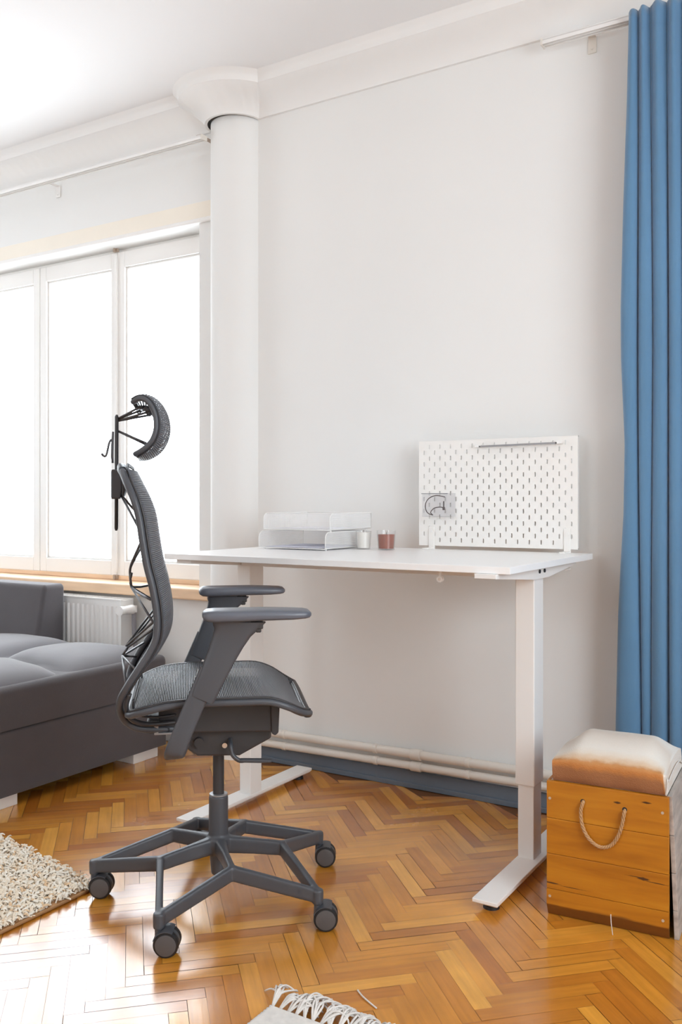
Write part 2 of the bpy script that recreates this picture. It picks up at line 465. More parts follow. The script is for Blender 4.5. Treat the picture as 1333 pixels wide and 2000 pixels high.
# window wall
b = MB()
b.box(WX1, XR+0.2, YW, YW+0.3, 0, ZC)
b.box(WX0, WX1, YW, YW+0.3, 0, WZ0-0.048)
b.box(WX0, WX1, YW, YW+0.3, WZ1, ZC)
b.box(XL-0.2, WX0, YW, YW+0.3, 0, ZC)
struct(b.build('wall_back', M_wall))
# left wall, with a second window nearer the viewer
LW = (0.9, 1.8, 0.9, 2.10)
b = MB()
b.box(XL-0.2, XL, YF, LW[0], 0, ZC); b.box(XL-0.2, XL, LW[1], YW, 0, ZC)
b.box(XL-0.2, XL, LW[0], LW[1], 0, LW[2]); b.box(XL-0.2, XL, LW[0], LW[1], LW[3], ZC)
struct(b.build('wall_left', M_wall))
# right wall with the balcony opening the blue curtain belongs to
RW = (0.0, 1.8, 0.85, 2.30)
b = MB()
b.box(XR, XR+0.2, YF, RW[0], 0, ZC); b.box(XR, XR+0.2, RW[1], YW, 0, ZC)
b.box(XR, XR+0.2, RW[0], RW[1], 0, RW[2]); b.box(XR, XR+0.2, RW[0], RW[1], RW[3], ZC)
struct(b.build('wall_right', M_wall))
# wall behind the viewer, with a high wide window
FWN = (-2.0, -1.1, 1.45, 2.45)
b = MB()
b.box(XL-0.2, FWN[0], YF-0.2, YF, 0, ZC); b.box(FWN[1], XR+0.2, YF-0.2, YF, 0, ZC)
b.box(FWN[0], FWN[1], YF-0.2, YF, 0, FWN[2]); b.box(FWN[0], FWN[1], YF-0.2, YF, FWN[3], ZC)
struct(b.build('wall_front', M_wall))
portal('front_window_daylight', ((FWN[0]+FWN[1])/2, YF-0.15, (FWN[2]+FWN[3])/2), (radians(90), 0, 0), FWN[1]-FWN[0], FWN[3]-FWN[2])
portal('window_daylight', ((WX0+WX1)/2, YW+0.28, (WZ0+WZ1)/2), (radians(-90), 0, 0), WX1-WX0, WZ1-WZ0)
portal('side_window_daylight', (XL-0.15, (LW[0]+LW[1])/2, (LW[2]+LW[3])/2), (0, radians(-90), 0), LW[3]-LW[2], LW[1]-LW[0])
portal('balcony_daylight', (XR+0.15, (RW[0]+RW[1])/2, (RW[2]+RW[3])/2), (0, radians(90), 0), RW[3]-RW[2], RW[1]-RW[0])

# cornice with scalloped cove, running round the engaged column
CX, CR = -2.305, 0.115
prof = [(0.000, 2.556), (0.012, 2.556), (0.014, 2.562), (0.019, 2.571), (0.028, 2.582), (0.040, 2.593), (0.055, 2.604), (0.073, 2.615),
        (0.094, 2.625), (0.108, 2.633), (0.112, 2.637), (0.118, 2.640), (0.120, 2.658), (0.126, 2.669), (0.140, 2.6805)]
P = []
fl_idx = {4: .25, 5: .5, 6: .8, 7: 1.0, 8: 1.0, 9: .6}
sL = []; NS = 560; NA = 90; NR = 560
for pi_, (o, z) in enumerate(prof):
    row = []
    R = CR+o; y0 = YW-o; xi = sqrt(max(R*R-o*o, 0))
    a0 = math.asin(o/R)
    amp = fl_idx.get(pi_, 0)*0.0035
    for i in range(NS+1):
        x = XL+(CX-xi-XL)*i/NS
        row.append((x, y0+amp*(0.5-0.5*cos(2*pi*x/0.05)), z))
    for i in range(1, NA):
        a = pi+a0+(pi-2*a0)*i/NA
        rr = R-amp*(0.5-0.5*cos(2*pi*i/9))
        row.append((CX+rr*cos(a), YW+rr*sin(a), z))
    for i in range(NR+1):
        x = CX+xi+(XR-CX-xi)*i/NR
        row.append((x, y0+amp*(0.5-0.5*cos(2*pi*x/0.05)), z))
    P.append(row)
b = MB(); b.grid(P)
struct(b.build('trim_1', M_corn, smooth=True, auto=35))
# engaged round column
b = MB()
b.rings([[(CX+CR*cos(a), YW+0.02+CR*sin(a), z) for a in [2*pi*k/72 for k in range(72)]] for z in (0, 2.562)])
struct(b.build('trim_2', M_wall, smooth=True, auto=40))
# cream band and white bead over the window
b = MB(); b.box(XL, CX-CR+0.02, YW-0.006, YW+0.002, 2.212, 2.279)
struct(b.build('trim_3', M_trimcream, bevel=0.001))
b = MB(); b.box(XL, CX-CR+0.02, YW-0.014, YW+0.02, WZ1-0.004, 2.212)
struct(b.build('trim_4', M_winwhite, bevel=0.006))
# painted skirting
b = MB()
b.add([(CX+0.1, YW, 0), (XR, YW, 0), (XR, YW, 0.074), (CX+0.1, YW, 0.056),
       (CX+0.1, YW-0.014, 0), (XR, YW-0.014, 0), (XR, YW-0.010, 0.072), (CX+0.1, YW-0.010, 0.054)],
      [(4, 5, 6, 7), (7, 6, 2, 3), (0, 4, 7, 3), (1, 2, 6, 5), (0, 1, 5, 4)])
b.box(CX+0.1, XR, YW-0.022, YW-0.012, 0, 0.018)
struct(b.build('baseboard_back', M_base, bevel=0.002))

# ------------------------------------------------------------------ window
win = struct(bpy.data.objects.new('window_1', None)); col.objects.link(win); win.location = (WX1, YW+0.1, WZ0)
def wl(x): return x-WX1
def wz(z): return z-WZ0
YFm = 0.003      # front of the casements, local y (= world 3.0)
b = MB()
b.box(wl(WX0), wl(WX1), 0.0, 0.07, 0.0, 0.020)
struct(b.build('bottom_rail', M_sill, win, bevel=0.002))
b = MB()
b.box(wl(WX0), wl(WX1), 0.02, 0.08, wz(2.18), wz(WZ1))
b.box(wl(WX1)-0.012, wl(WX1), 0.0, 0.08, 0.02, wz(WZ1))
b.box(wl(WX0), wl(WX0)+0.03, 0.0, 0.08, 0.02, wz(WZ1))
struct(b.build('window_frame', M_winwhite, win, bevel=0.002))
edges = [(-4.20, -3.62), (-3.615, -3.0885), (-3.083, -2.512)]
panes = [(-4.13, -3.666), (-3.572, -3.125), (-3.039, -2.587)]
for (x0, x1), (p0, p1) in zip(edges, panes):
    z0, z1, q0, q1 = 0.6845, 2.180, 0.752, 2.108
    b = MB()
    b.box(wl(x0), wl(p0), YFm, YFm+0.045, wz(z0), wz(z1)); b.box(wl(p1), wl(x1), YFm, YFm+0.045, wz(z0), wz(z1))
    b.box(wl(p0), wl(p1), YFm, YFm+0.045, wz(z0), wz(q0)); b.box(wl(p0), wl(p1), YFm, YFm+0.045, wz(q1), wz(z1))
    # glazing bead
    e = 0.010
    for (a, c_, d, f_) in ((p0, p0+e, q0, q1), (p1-e, p1, q0, q1), (p0+e, p1-e, q0, q0+e), (p0+e, p1-e, q1-e, q1)):
        b.box(wl(a), wl(c_), YFm+0.012, YFm+0.040, wz(d), wz(f_))
    cs = struct(b.build('casement', M_winwhite, win, bevel=0.003))
    b = MB(); b.box(wl(p0+0.004), wl(p1-0.004), YFm+0.022, YFm+0.026, wz(q0+0.004), wz(q1-0.004))
    struct(b.build('pane', M_glass, cs))
for zz in (0.678, 2.188):
    b = MB(); b.box(wl(-3.100), wl(-3.072), -0.010, 0.004, wz(zz)-0.008, wz(zz)+0.010)
    b.cyl((wl(-3.086), -0.014, wz(zz)-0.010), (wl(-3.086), -0.014, wz(zz)+0.012), 0.005, n=10)
    struct(b.build('window_catch', M_brown, win, bevel=0.001))
b = MB(); b.box(wl(-3.093), wl(-3.079), -0.008, 0.003, wz(0.70), wz(2.16))
struct(b.build('cover_strip', M_winwhite, win, bevel=0.002))
b = MB(); b.box(wl(WX0), wl(CX-0.10), -0.147, 0.0, -0.047, 0.0); b.box(wl(WX0), wl(WX1), -0.002, 0.20, -0.047, -0.0004)
struct(b.build('window_sill', M_sill, win, bevel=0.006))

# ------------------------------------------------------------------ heating pipes on the wall
def pipe(label, zl, zr, r):
    t = thing('heating_pipe', (-2.18, 2.866, 0), label, 'pipe', 'heating pipes along the wall')
    b = MB(); b.cyl((0, 0, zl), (2.5, 0, zr), r, n=20)
    b.build('pipe_run', M_pipe, t, smooth=True, auto=40)
    sl = (zr-zl)/2.5
    b = MB()
    b.cyl((0.695, 0, zl+sl*.695), (0.735, 0, zl+sl*.735), r*1.28, n=20)
    b.build('coupling', M_pipe, t, smooth=True, bevel=0.002)
    for x in (0.14, 0.55, 0.915):
        b = MB(); b.cyl((x-0.008, 0, zl+sl*x), (x+0.008, 0, zl+sl*x), r*1.16, n=20)
        b.box(x-0.007, x+0.007, 0.0, 0.028, zl+sl*x-0.004, zl+sl*x+0.004)
        b.build('clamp', M_pipe, t, smooth=True, bevel=0.001)
pipe('upper white heating pipe with clamps along the wall under the desk', 0.119, 0.147, 0.0155)
pipe('lower white heating pipe running just above the blue grey skirting', 0.074, 0.112, 0.0140)

# ------------------------------------------------------------------ radiator under the sill
t = thing('radiator', (-3.20, 2.82, 0), 'white panel radiator under the window sill behind the sofa', 'radiator')
b = MB()
b.box(-0.60, 0.355, -0.035, -0.028, 0.155, 0.600)
x = -0.58
while x < 0.335:
    P0 = []
    for a in (0, 1):
        P0.append([(x+0.0, -0.035, 0.185+a*0.39), (x+0.006, -0.041, 0.185+a*0.39), (x+0.016, -0.041, 0.185+a*0.39), (x+0.022, -0.035, 0.185+a*0.39)])
    b.grid(P0)
    x += 0.030
b.build('front_panel', M_radi, t, bevel=0.002)
b = MB(); b.box(-0.60, 0.355, 0.03, 0.036, 0.155, 0.600); b.box(-0.60, 0.355, -0.028, 0.03, 0.17, 0.58); b.build('back_panel', M_radi, t)
b = MB()
b.box(-0.605, 0.361, -0.037, -0.029, 0.600, 0.606); b.box(-0.605, 0.361, 0.029, 0.037, 0.600, 0.606)
for k in range(48): b.box(-0.600+k*0.020, -0.588+k*0.020, -0.029, 0.029, 0.600, 0.604)
b.build('top_grille', M_radi, t)
b = MB(); b.box(0.355, 0.361, -0.037, 0.037, 0.155, 0.602)
b.build('side_panel', M_radi, t, bevel=0.001)
b = MB()
b.cyl((0.361, 0, 0.565), (0.400, 0, 0.565), 0.012, n=16)
b.cyl((0.400, 0, 0.552), (0.400, 0, 0.580), 0.014, n=16)
b.build('valve', M_radi, t, smooth=True, auto=40)
b = MB(); b.cyl((0.400, -0.055, 0.565), (0.400, -0.010, 0.565), 0.017, 0.021, n=20); b.cyl((0.400, -0.085, 0.565), (0.400, -0.055, 0.565), 0.021, 0.017, n=20)
b.build('thermostat_knob', M_radi, t, smooth=True, auto=40)
b = MB(); b.tube(catmull([(0.400, 0, 0.552), (0.404, 0, 0.44), (0.415, 0.01, 0.30), (0.420, 0.02, 0.0)], 6), 0.010, 12)
b.build('supply_pipe', M_pipegrey, t, smooth=True)

# ------------------------------------------------------------------ curtain tracks
def track(label, x0, x1, bx, ty=2.80, z=2.495):
    t = thing('curtain_track', (x0, ty, z), label, 'curtain track', 'curtain tracks under the cornice')
    b = MB(); ln = x1-x0
    b.box(0, ln, -0.016, 0.016, 0.004, 0.009)
    for y in (-0.016, -0.002, 0.013): b.box(0, ln, y, y+0.003, -0.008, 0.006)
    b.build('rail', M_white, t, bevel=0.0006)
    for e in ((-0.006 if x0 > -2 else ln), ):
        b = MB(); b.box(e, e+0.006, -0.018, 0.018, -0.010, 0.011); b.build('end_cap', M_pipe, t, bevel=0.001)
    for xx in bx:
        b = MB(); q = xx-x0
        w_ = YW-ty-0.001
        b.box(q-0.012, q+0.012, -0.014, w_-0.004, 0.009, 0.012)
        b.box(q-0.014, q+0.014, w_-0.005, w_, -0.042, 0.012)
        b.cyl((q, w_-0.0085, -0.028), (q, w_-0.004, -0.028), 0.004, n=12)
        b.build('wall_bracket', M_pipe if x0 > -2 else M_brown if xx > -2.5 else M_white, t, bevel=0.0015)
track('white curtain track above the window, left of the column', XL+0.05, -2.395, (-3.36, -2.41))
track('white curtain track the blue curtain hangs from', -0.985, 1.2, (-0.845, 0.3), ty=2.832, z=2.511)

# ------------------------------------------------------------------ blue curtain
def lerp_tab(tab, z):
    tab = sorted(tab)
    if z <= tab[0][0]: return tab[0][1]
    for (a, va), (c_, vc) in zip(tab, tab[1:]):
        if z <= c_: return va+(vc-va)*(z-a)/(c_-a)
    return tab[-1][1]
zt = {'top': 2.515, 'mid': 1.47, 'bot': 0.02}
left_edge = [(2.515, -0.708), (2.245, -0.714), (1.935, -0.7245), (1.62, -0.732), (1.465, -0.731), (1.21, -0.720), (0.995, -0.7245),
             (0.838, -0.734), (0.68, -0.742), (0.365, -0.749), (0.02, -0.752)]
# valley positions (x) at three heights; ridges lie between; beyond the frame the folds carry on
vt = [-0.708, -0.679, -0.644, -0.594, -0.551]
vm = [-0.731, -0.679, -0.636, -0.591, -0.549]
vb = [-0.752, -0.666, -0.642, -0.587, -0.547]
dep_t = [1.0, 1.1, 0.9, 0.9, 1.0]
dep_m = [0.9, 1.1, 0.6, 1.2, 1.0]
dep_b = [0.7, 1.0, 0.5, 1.6, 1.0]
while vt[-1] < 0.7:
    s_ = random.uniform(0.9, 1.15)
    vt.append(vt[-1]+0.044*s_); vm.append(vm[-1]+0.045*s_); vb.append(vb[-1]+0.046*s_)
    for d_ in (dep_t, dep_m, dep_b): d_.append(random.uniform(0.7, 1.2))
nf = len(vt)-1; SUBN = 22
zs = [0.02+(2.515-0.02)*i/110 for i in range(111)]
P = []
for z in zs:
    row = []
    if z > 1.47:
        t = (z-1.47)/(2.515-1.47); A, B, DA, DB = vm, vt, dep_m, dep_t
    else:
        t = (z-0.02)/(1.47-0.02); A, B, DA, DB = vb, vm, dep_b, dep_m
    t = smoothstep(0, 1, t)*0.5+t*0.5
    xs = [a+(b_-a)*t for a, b_ in zip(A, B)]; ds = [a+(b_-a)*t for a, b_ in zip(DA, DB)]
    xs[0] = lerp_tab(left_edge, z)
    for i in range(nf):
        for k in range(SUBN):
            q = k/SUBN
            x = xs[i]+(xs[i+1]-xs[i])*(q - 0.055*sin(2*pi*q)*1.6)
            dv = ds[i]*(1-q)+ds[i+1]*q
            wd = min(0.034, 0.60*(xs[i+1]-xs[i])+0.006)
            y = 2.800+dv*wd*(0.5-abs(sin(pi*q))**0.75)+0.004*sin(3*z+i)
            y -= 0.0055*smoothstep(1.75, 2.45, z)*cos(4*pi*q)*(1 if i != 0 else 0.3)
            row.append((x, y, z+(0.006*sin(pi*q) if z > 2.51 else 0)))
    P.append([(x*0.991, y*0.991, z-0.013*(z/2.5)) for x, y, z in row])
curt = thing('curtain', (-0.70, 2.80, 0.02), 'long blue curtain hanging at the right edge, behind the wooden box', 'curtain')
b = MB(); b.grid([[(p[0]+0.70, p[1]-2.80, p[2]-0.02) for p in r] for r in P])
b.build('curtain_panel', M_curtain, curt, smooth=True, solid=0.0018)
b = MB()
P2 = [[(p[0]+0.70, p[1]-2.80-0.0022, z_-0.02) for p in P[-1]] for z_ in (2.440, 2.442)]
b.grid(P2); b.build('heading_stitch', M_curtain, curt, smooth=True)

# ------------------------------------------------------------------ standing desk
DX0, DX1, DY0, DY1, DZ = -1.964, -0.820, 2.110, 2.812, 0.864
dk = thing('standing_desk', ((DX0+DX1)/2, (DY0+DY1)/2, 0), 'white height-adjustable standing desk against the grey-white wall', 'desk')
dcx, dcy = (DX0+DX1)/2, (DY0+DY1)/2
def dl(x0, x1, y0, y1): return (x0-dcx, x1-dcx, y0-dcy, y1-dcy)
b = MB(); b.box(*dl(DX0, DX1, DY0, DY1), DZ-0.018, DZ); b.build('desktop', M_desk, dk, bevel=0.0012)
b = MB(); b.box(*dl(DX0+0.10, DX1-0.10, 2.37, 2.41), DZ-0.050, DZ-0.018); b.box(*dl(DX0+0.10, DX1-0.10, 2.50, 2.54), DZ-0.050, DZ-0.018)
b.build('crossbeam', M_white, dk, bevel=0.002)
for (lx0, lx1, px0, px1, side_) in ((-0.918, -0.862, -0.915, -0.848, 'r'), (-1.924, -1.868, -1.937, -1.870, 'l')):
    y0, y1 = (2.400, 2.475) if side_ == 'r' else (2.425, 2.500)
    fy0, fy1 = (2.095, 2.763) if side_ == 'r' else (2.135, 2.803)
    b = MB(); b.box(*dl(lx0, lx1, y0, y1), 0.236, DZ-0.020); leg = b.build('leg', M_white, dk, bevel=0.003)
    b = MB(); b.box(*dl(lx0+0.006, lx1-0.004, y0+0.006, y1-0.006), 0.030, 0.240); b.build('lower_tube', M_white, leg, bevel=0.002)
    b = MB()
    X0, X1, Y0, Y1 = dl(px0, px1, fy0, fy1)
    b.add([(X0+.004, Y0+.01, 0.018), (X1-.004, Y0+.01, 0.018), (X1-.004, Y1-.01, 0.018), (X0+.004, Y1-.01, 0.018),
           (X0, Y0, 0.024), (X1, Y0, 0.024), (X1, Y1, 0.024), (X0, Y1, 0.024), (X0, Y0, 0.033), (X1, Y0, 0.033), (X1, Y1, 0.033), (X0, Y1, 0.033)],
          [(0, 3, 2, 1), (0, 1, 5, 4), (1, 2, 6, 5), (2, 3, 7, 6), (3, 0, 4, 7), (4, 5, 9, 8), (5, 6, 10, 9), (6, 7, 11, 10), (7, 4, 8, 11), (8, 9, 10, 11)])
    foot = b.build('foot', M_white, dk, bevel=0.0015)
    for yy in (Y0+0.045, Y1-0.045):
        b = MB(); b.lathe([(0.012, 0.018), (0.012, 0.010), (0.020, 0.008), (0.021, 0.0)], ((X0+X1)/2, yy), 20)
        b.build('levelling_foot', M_black, foot, smooth=True, auto=40)
    # tapered arm under the top
    xo = px1-0.004-dcx if side_ == 'r' else px0+0.004-dcx
    sgn = -1 if side_ == 'r' else 1
    ym = (y0+y1)/2-dcy; ya = DY0-dcy-0.012+(0 if side_ == 'r' else 0.035); yb = DY1-dcy-0.07
    b = MB()
    sec = [(ya, DZ-0.0184), (ya, DZ-0.030), (ym-0.055, DZ-0.052), (ym+0.055, DZ-0.052), (yb, DZ-0.030), (yb, DZ-0.0184)]
    b.rings([[(xx, yy, zz) for yy, zz in sec] for xx in (xo, xo+sgn*0.058)])
    arm = b.build('support_arm', M_white, dk, bevel=0.0008)
    if side_ == 'r':
        for yy in (-0.055, -0.015):
            b = MB(); b.cyl((xo, ym+yy+0.03, DZ-0.031), (xo+0.003, ym+yy+0.03, DZ-0.031), 0.0055, n=14); b.build('bolt', M_black, arm)
kn = thing('cable_clip', (-1.048, 2.19, DZ-0.0184), 'small round white clip hanging under the front edge of the desk', 'clip')
b = MB(); b.cyl((0, -0.006, -0.0265), (0, 0.006, -0.0265), 0.0085, n=24); b.box(-0.003, 0.003, -0.003, 0.003, -0.022, 0.0)
b.build('clip_body', M_desk, kn, smooth=True, auto=40)
b = MB(); b.cyl((0, -0.0075, -0.0265), (0, -0.005, -0.0265), 0.004, n=16); b.build('centre_stud', M_pipe, kn)

# ------------------------------------------------------------------ letter trays
def tray(x0, y0, z0, label, w=0.272, d=0.272, h=0.058, front=False):
    t = thing('letter_tray', (x0, y0, z0), label, 'letter tray', 'stacked letter trays on the desk')
    b = MB()
    b.grid([[(0, 0, 0.003), (w, 0, 0.003)], [(0, d, 0.003), (w, d, 0.003)]])
    o = b.build('tray_floor', M_wiremesh, t); set_uv(o, lambda c_: (c_.x, c_.y))
    # sides: front edge curved
    for X in (0, w):
        n_ = 10
        prof_ = [(0.0, 0.004), (0.0, h-0.022)]+[(0.022-0.022*cos(a), h-0.022+0.022*sin(a)) for a in [pi/2*k/8 for k in range(9)]]+[(d, h), (d, 0.004)]
        b = MB(); b.add([(X, y, z) for y, z in prof_], [tuple(range(len(prof_)))])
        o = b.build('side_wall', M_wiremesh, t); set_uv(o, lambda c_: (c_.y, c_.z))
        b = MB(); b.tube([(X, y, z) for y, z in prof_], 0.0016, 6, closed=True)
        b.build('rim_wire', M_white, o, smooth=True)
    b = MB(); b.add([(0, d, 0.004), (w, d, 0.004), (w, d, h), (0, d, h)], [(0, 1, 2, 3)])
    o = b.build('back_wall', M_wiremesh, t); set_uv(o, lambda c_: (c_.x, c_.z))
    b = MB(); b.tube([(0, d, h), (w, d, h)], 0.0018, 6); b.build('cross_wire', M_white, t, smooth=True)
    b = MB(); b.tube([(0, 0, 0.003), (w, 0, 0.003)], 0.0016, 6); b.build('cross_wire', M_white, t, smooth=True)
    if front:
        b = MB(); b.tube([(0, 0.02, h), (w, 0.02, h)], 0.0018, 6); b.build('cross_wire', M_white, t, smooth=True)
    if front:
        b = MB(); b.add([(0, 0.02, 0.004), (w, 0.02, 0.004), (w, 0.02, h), (0, 0.02, h)], [(0, 1, 2, 3)])
        o = b.build('front_wall', M_wiremesh, t); set_uv(o, lambda c_: (c_.x, c_.z))
    for (px, py) in ((0.01, 0.02), (w-0.01, 0.02), (0.01, d-0.02), (w-0.01, d-0.02)):
        b = MB(); b.cyl((px, py, -0.002 if z0 < 0.9 else -0.004), (px, py, 0.003), 0.003, n=10); b.build('foot', M_white, t)
    return t
TX, TY = -1.886, 2.498
tray(TX, TY, DZ+0.0022, 'lower white wire mesh letter tray, open at the front, with sheets inside')
tray(TX+0.012, TY+0.010, DZ+0.0022+0.063, 'upper white wire mesh letter tray stacked on top of the other', d=0.272, h=0.058, front=True)
def sheets(label, loc, n_):
    t = thing('paper_stack', loc, label, 'paper')
    b = MB()
    for k in range(n_):
        a = random.uniform(-0.012, 0.012); M = Matrix.Rotation(a, 4, 'Z')
        P_ = [[M @ Vector((x, y, 0.0004+k*0.0006+0.0012*sin(x*9+k)*0.5)) for x in [0.02+0.23*i/10 for i in range(11)]] for y in (0.012, 0.09, 0.17, 0.250)]
        b.grid(P_)
    b.build('sheets', M_paper, t, smooth=True, solid=0.0003)
sheets('thin pile of paper lying in the lower letter tray', (TX, TY-0.002, DZ+0.0022+0.0042), 5)
sheets('few paper sheets lying in the upper letter tray', (TX+0.012, TY+0.022, DZ+0.0022+0.063+0.0042), 3)

# ------------------------------------------------------------------ candle jars
def jar(loc, wax, fill, r, h, label):
    t = thing('candle_jar', loc, label, 'candle', 'candles in glass cups on the desk')
    b = MB(); b.lathe([(r*0.86, 0.0), (r, h), (r-0.002, h), (r*0.86-0.002, 0.004)], n=32)
    b.build('glass_cup', M_jar, t, smooth=True, auto=40)
    b = MB(); b.lathe([(r*0.86-0.0028, 0.0046), (r*0.86+(r*0.14)*fill-0.0028, h*fill), (0.002, h*fill-0.001)], n=32)
    wx = b.build('wax', wax, t, smooth=True, auto=40)
    b = MB(); b.cyl((0, 0, h*fill-0.001), (0.001, 0, h*fill+0.008), 0.0008, n=6); b.build('wick', M_black, wx)
jar((-1.567, 2.668, DZ), M_wax, 0.93, 0.0275, 0.062, 'white candle in a glass cup, left of the brown one')
jar((-1.478, 2.668, DZ), M_amber, 0.80, 0.0325, 0.065, 'reddish brown candle in a glass cup on the desk')

# ------------------------------------------------------------------ pegboard
PBX, PBY, PBZ = -1.427, 2.814, 0.875
pb = thing('pegboard', (PBX, PBY, PBZ), 'white slotted pegboard clamped upright on the back edge of the desk', 'pegboard')
def build_peg():
    b = MB(); w, h, th = 0.56, 0.36, 0.005
    cx, cz, mx, mz = 0.02, 0.02, 0.01, 0.01
    for i in range(27):
        for j in range(17):
            x0 = mx+i*cx; z0 = mz+j*cz
            row = 16-j
            slot = (i % 2 == 1) if row % 2 == 0 else (i % 2 == 0)
            if not slot:
                b.box(x0, x0+cx, -th/2, th/2, z0, z0+cz)
                continue
            O = [(x0, z0), (x0+cx, z0), (x0+cx, z0+cz), (x0, z0+cz)]
            c_x, c_z = x0+cx/2, z0+cz/2
            I = []
            for k in range(12):
                a = 2*pi*(k+0.5)/12
                I.append((c_x+0.0026*cos(a), c_z+(0.0050 if sin(a) > 0 else -0.0050)+0.0026*sin(a)))
            # outer ring resampled towards the corners
            Oo = []
            for k in range(12):
                a = 2*pi*(k+0.5)/12
                s_ = max(abs(cos(a)), abs(sin(a)))
                Oo.append((c_x+cx/2*cos(a)/s_, c_z+cz/2*sin(a)/s_))
            # snap diagonal ones to exact corners
            vs_ = []; fs_ = []
            for y in (-th/2, th/2):
                for p in Oo: vs_.append((p[0], y, p[1]))
                for p in I: vs_.append((p[0], y, p[1]))
            for k in range(12):
                k2 = (k+1) % 12
                for off in (0, 24): fs_.append((off+k, off+k2, off+12+k2, off+12+k))
                fs_.append((12+k, 12+k2, 36+k2, 36+k))
            bi = b.add(vs_, fs_)
            # corner triangles
            for (k, c0) in ((1, (x0+cx, z0+cz)), (4, (x0, z0+cz)), (7, (x0, z0)), (10, (x0+cx, z0))):
                for off, y in ((0, -th/2), (24, th/2)):
                    n0 = len(b.v); b.v.append((c0[0], y, c0[1])); b.f.append((bi+off+k, bi+off+(k+1) % 12, n0)); b.mi.append(0)
                    if k == 1: pass
    b.box(0, mx, -th/2, th/2, 0, h); b.box(w-mx, w, -th/2, th/2, 0, h)
    b.box(mx, w-mx, -th/2, th/2, 0, mz); b.box(mx, w-mx, -th/2, th/2, h-mz, h)
    # rim turned back
    b.box(0, w, th/2, th/2+0.006, 0, 0.003); b.box(0, w, th/2, th/2+0.006, h-0.003, h)
    b.box(0, 0.003, th/2, th/2+0.006, 0, h); b.box(w-0.003, w, th/2, th/2+0.006, 0, h)
    return b.build('board', M_peg, pb)
build_peg()
for xx in (0.050, 0.527):
    b = MB()
    b.box(xx-0.011, xx+0.011, -0.0065, -0.0026, -0.012, 0.066)
    b.box(xx-0.009, xx+0.009, -0.060, -0.0026, -0.0108, -0.0065)
    b.box(xx-0.009, xx+0.009, 0.0005, 0.0045, -0.060, -0.0005)
    b.box(xx-0.009, xx+0.009, -0.050, 0.0045, -0.064, -0.060)
    cl = b.build('clamp', M_peg, pb, bevel=0.001)
    b = MB(); b.cyl((xx, -0.0085, 0.050), (xx, -0.0065, 0.050), 0.005, n=14); b.build('screw', M_white, cl)
ho = thing('magnetic_bar', (-1.197, 2.8105, 1.208), 'thin grey bar held by two white pegs near the top of the pegboard', 'bar')
b = MB(); b.box(0.0, 0.268, -0.016, -0.010, -0.001, 0.005, Matrix.Rotation(-0.012, 4, 'Y')); b.build('bar', M_greybar, ho, bevel=0.0008)
for xx in (-0.004, 0.272):
    b = MB(); b.box(xx-0.012, xx+0.012, -0.016, 0.0, -0.001+0.003*(xx > 0.1), 0.009+0.003*(xx > 0.1)); b.build('peg', M_white, ho, bevel=0.002)
# clear cup
cu = thing('clear_container', (-1.334, 2.776, 0.975), 'clear plastic container hooked to the left side of the pegboard', 'container')
b = MB()
w, d, h, th = 0.047, 0.033, 0.080, 0.0015
b.box(-w, w, -d, d, 0, th)
b.box(-w, w, -d, -d+th, th, h); b.box(-w, w, d-th, d, th, h)
b.box(-w, -w+th, -d+th, d-th, th, h); b.box(w-th, w, -d+th, d-th, th, h)
b.build('cup', M_acryl, cu)
b = MB(); b.box(-w-0.002, w+0.002, -d-0.002, -d, h-0.003, h)
b.build('rim', M_greybar, cu, bevel=0.0005)
cb = thing('coiled_cable', (-1.336, 2.770, 0.978), 'dark cable with a metal plug coiled inside the clear container', 'cable')
b = MB(); b.tube(catmull([(0.028, 0, 0.064), (0.0, -0.012, 0.069), (-0.024, -0.02, 0.058), (-0.036, -0.02, 0.036), (-0.034, -0.01, 0.012), (-0.018, 0, 0.003),
                          (-0.030, 0.008, 0.012), (-0.016, 0.008, 0.026), (0.008, 0, 0.030), (0.026, -0.006, 0.028)], 6), 0.0016, 8)
b.build('cord', M_cable, cb, smooth=True)
b = MB(); b.cyl((0.026, -0.006, 0.022), (0.026, -0.006, 0.050), 0.0022, n=10); b.cyl((0.026, -0.006, 0.020), (0.026, -0.006, 0.030), 0.0042, n=10)
b.build('plug', M_cable, cb, smooth=True, auto=40)

# ------------------------------------------------------------------ wooden box seat with cushion
bx = thing('wooden_box', (-0.748, 2.171, 0), 'orange pine plank box with rope handle, below the blue curtain', 'box', rz=math.atan2(0.020, 0.287))
BWd, BH, BD = 0.288, 0.335, 0.300
zz = [0.0, 0.068, 0.155, 0.243, 0.335]
for k in range(4):
    b = MB()
    if k == 0:
        b.rings([[(x, 0.0135, 0.001), (x, 0.0, 0.030), (x, 0.0, zz[1]-0.0004), (x, 0.014, zz[1]-0.0004), (x, 0.014, 0.001)] for x in (0, BWd)])
    else: b.box(0, BWd, 0, 0.014, zz[k]+0.0004, zz[k+1]-0.0004)
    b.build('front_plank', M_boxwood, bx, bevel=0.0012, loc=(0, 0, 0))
b = MB(); b.box(0.008, BWd-0.010, 0.0145, BD-0.01, 0.004, BH-0.012); b.build('inner_carcass', M_dark, bx)
b = MB()
for k in range(4):
    z0, z1 = zz[k]+0.0006, zz[k+1]-0.0006
    xo_ = lambda z: BWd-0.006+0.016*(1-z/BH)**0.8
    b.rings([[(xo_(z0), yy, z0), (xo_(z0)+0.011, yy, z0), (xo_(z1)+0.011, yy, z1), (xo_(z1), yy, z1)] for yy in (0.0150, BD)])
b.build('side_board', M_side, bx, bevel=0.001)
b = MB(); b.box(0.0, 0.008, 0.0146, BD, 0, BH); b.build('side_board', M_boxwood, bx, bevel=0.001)
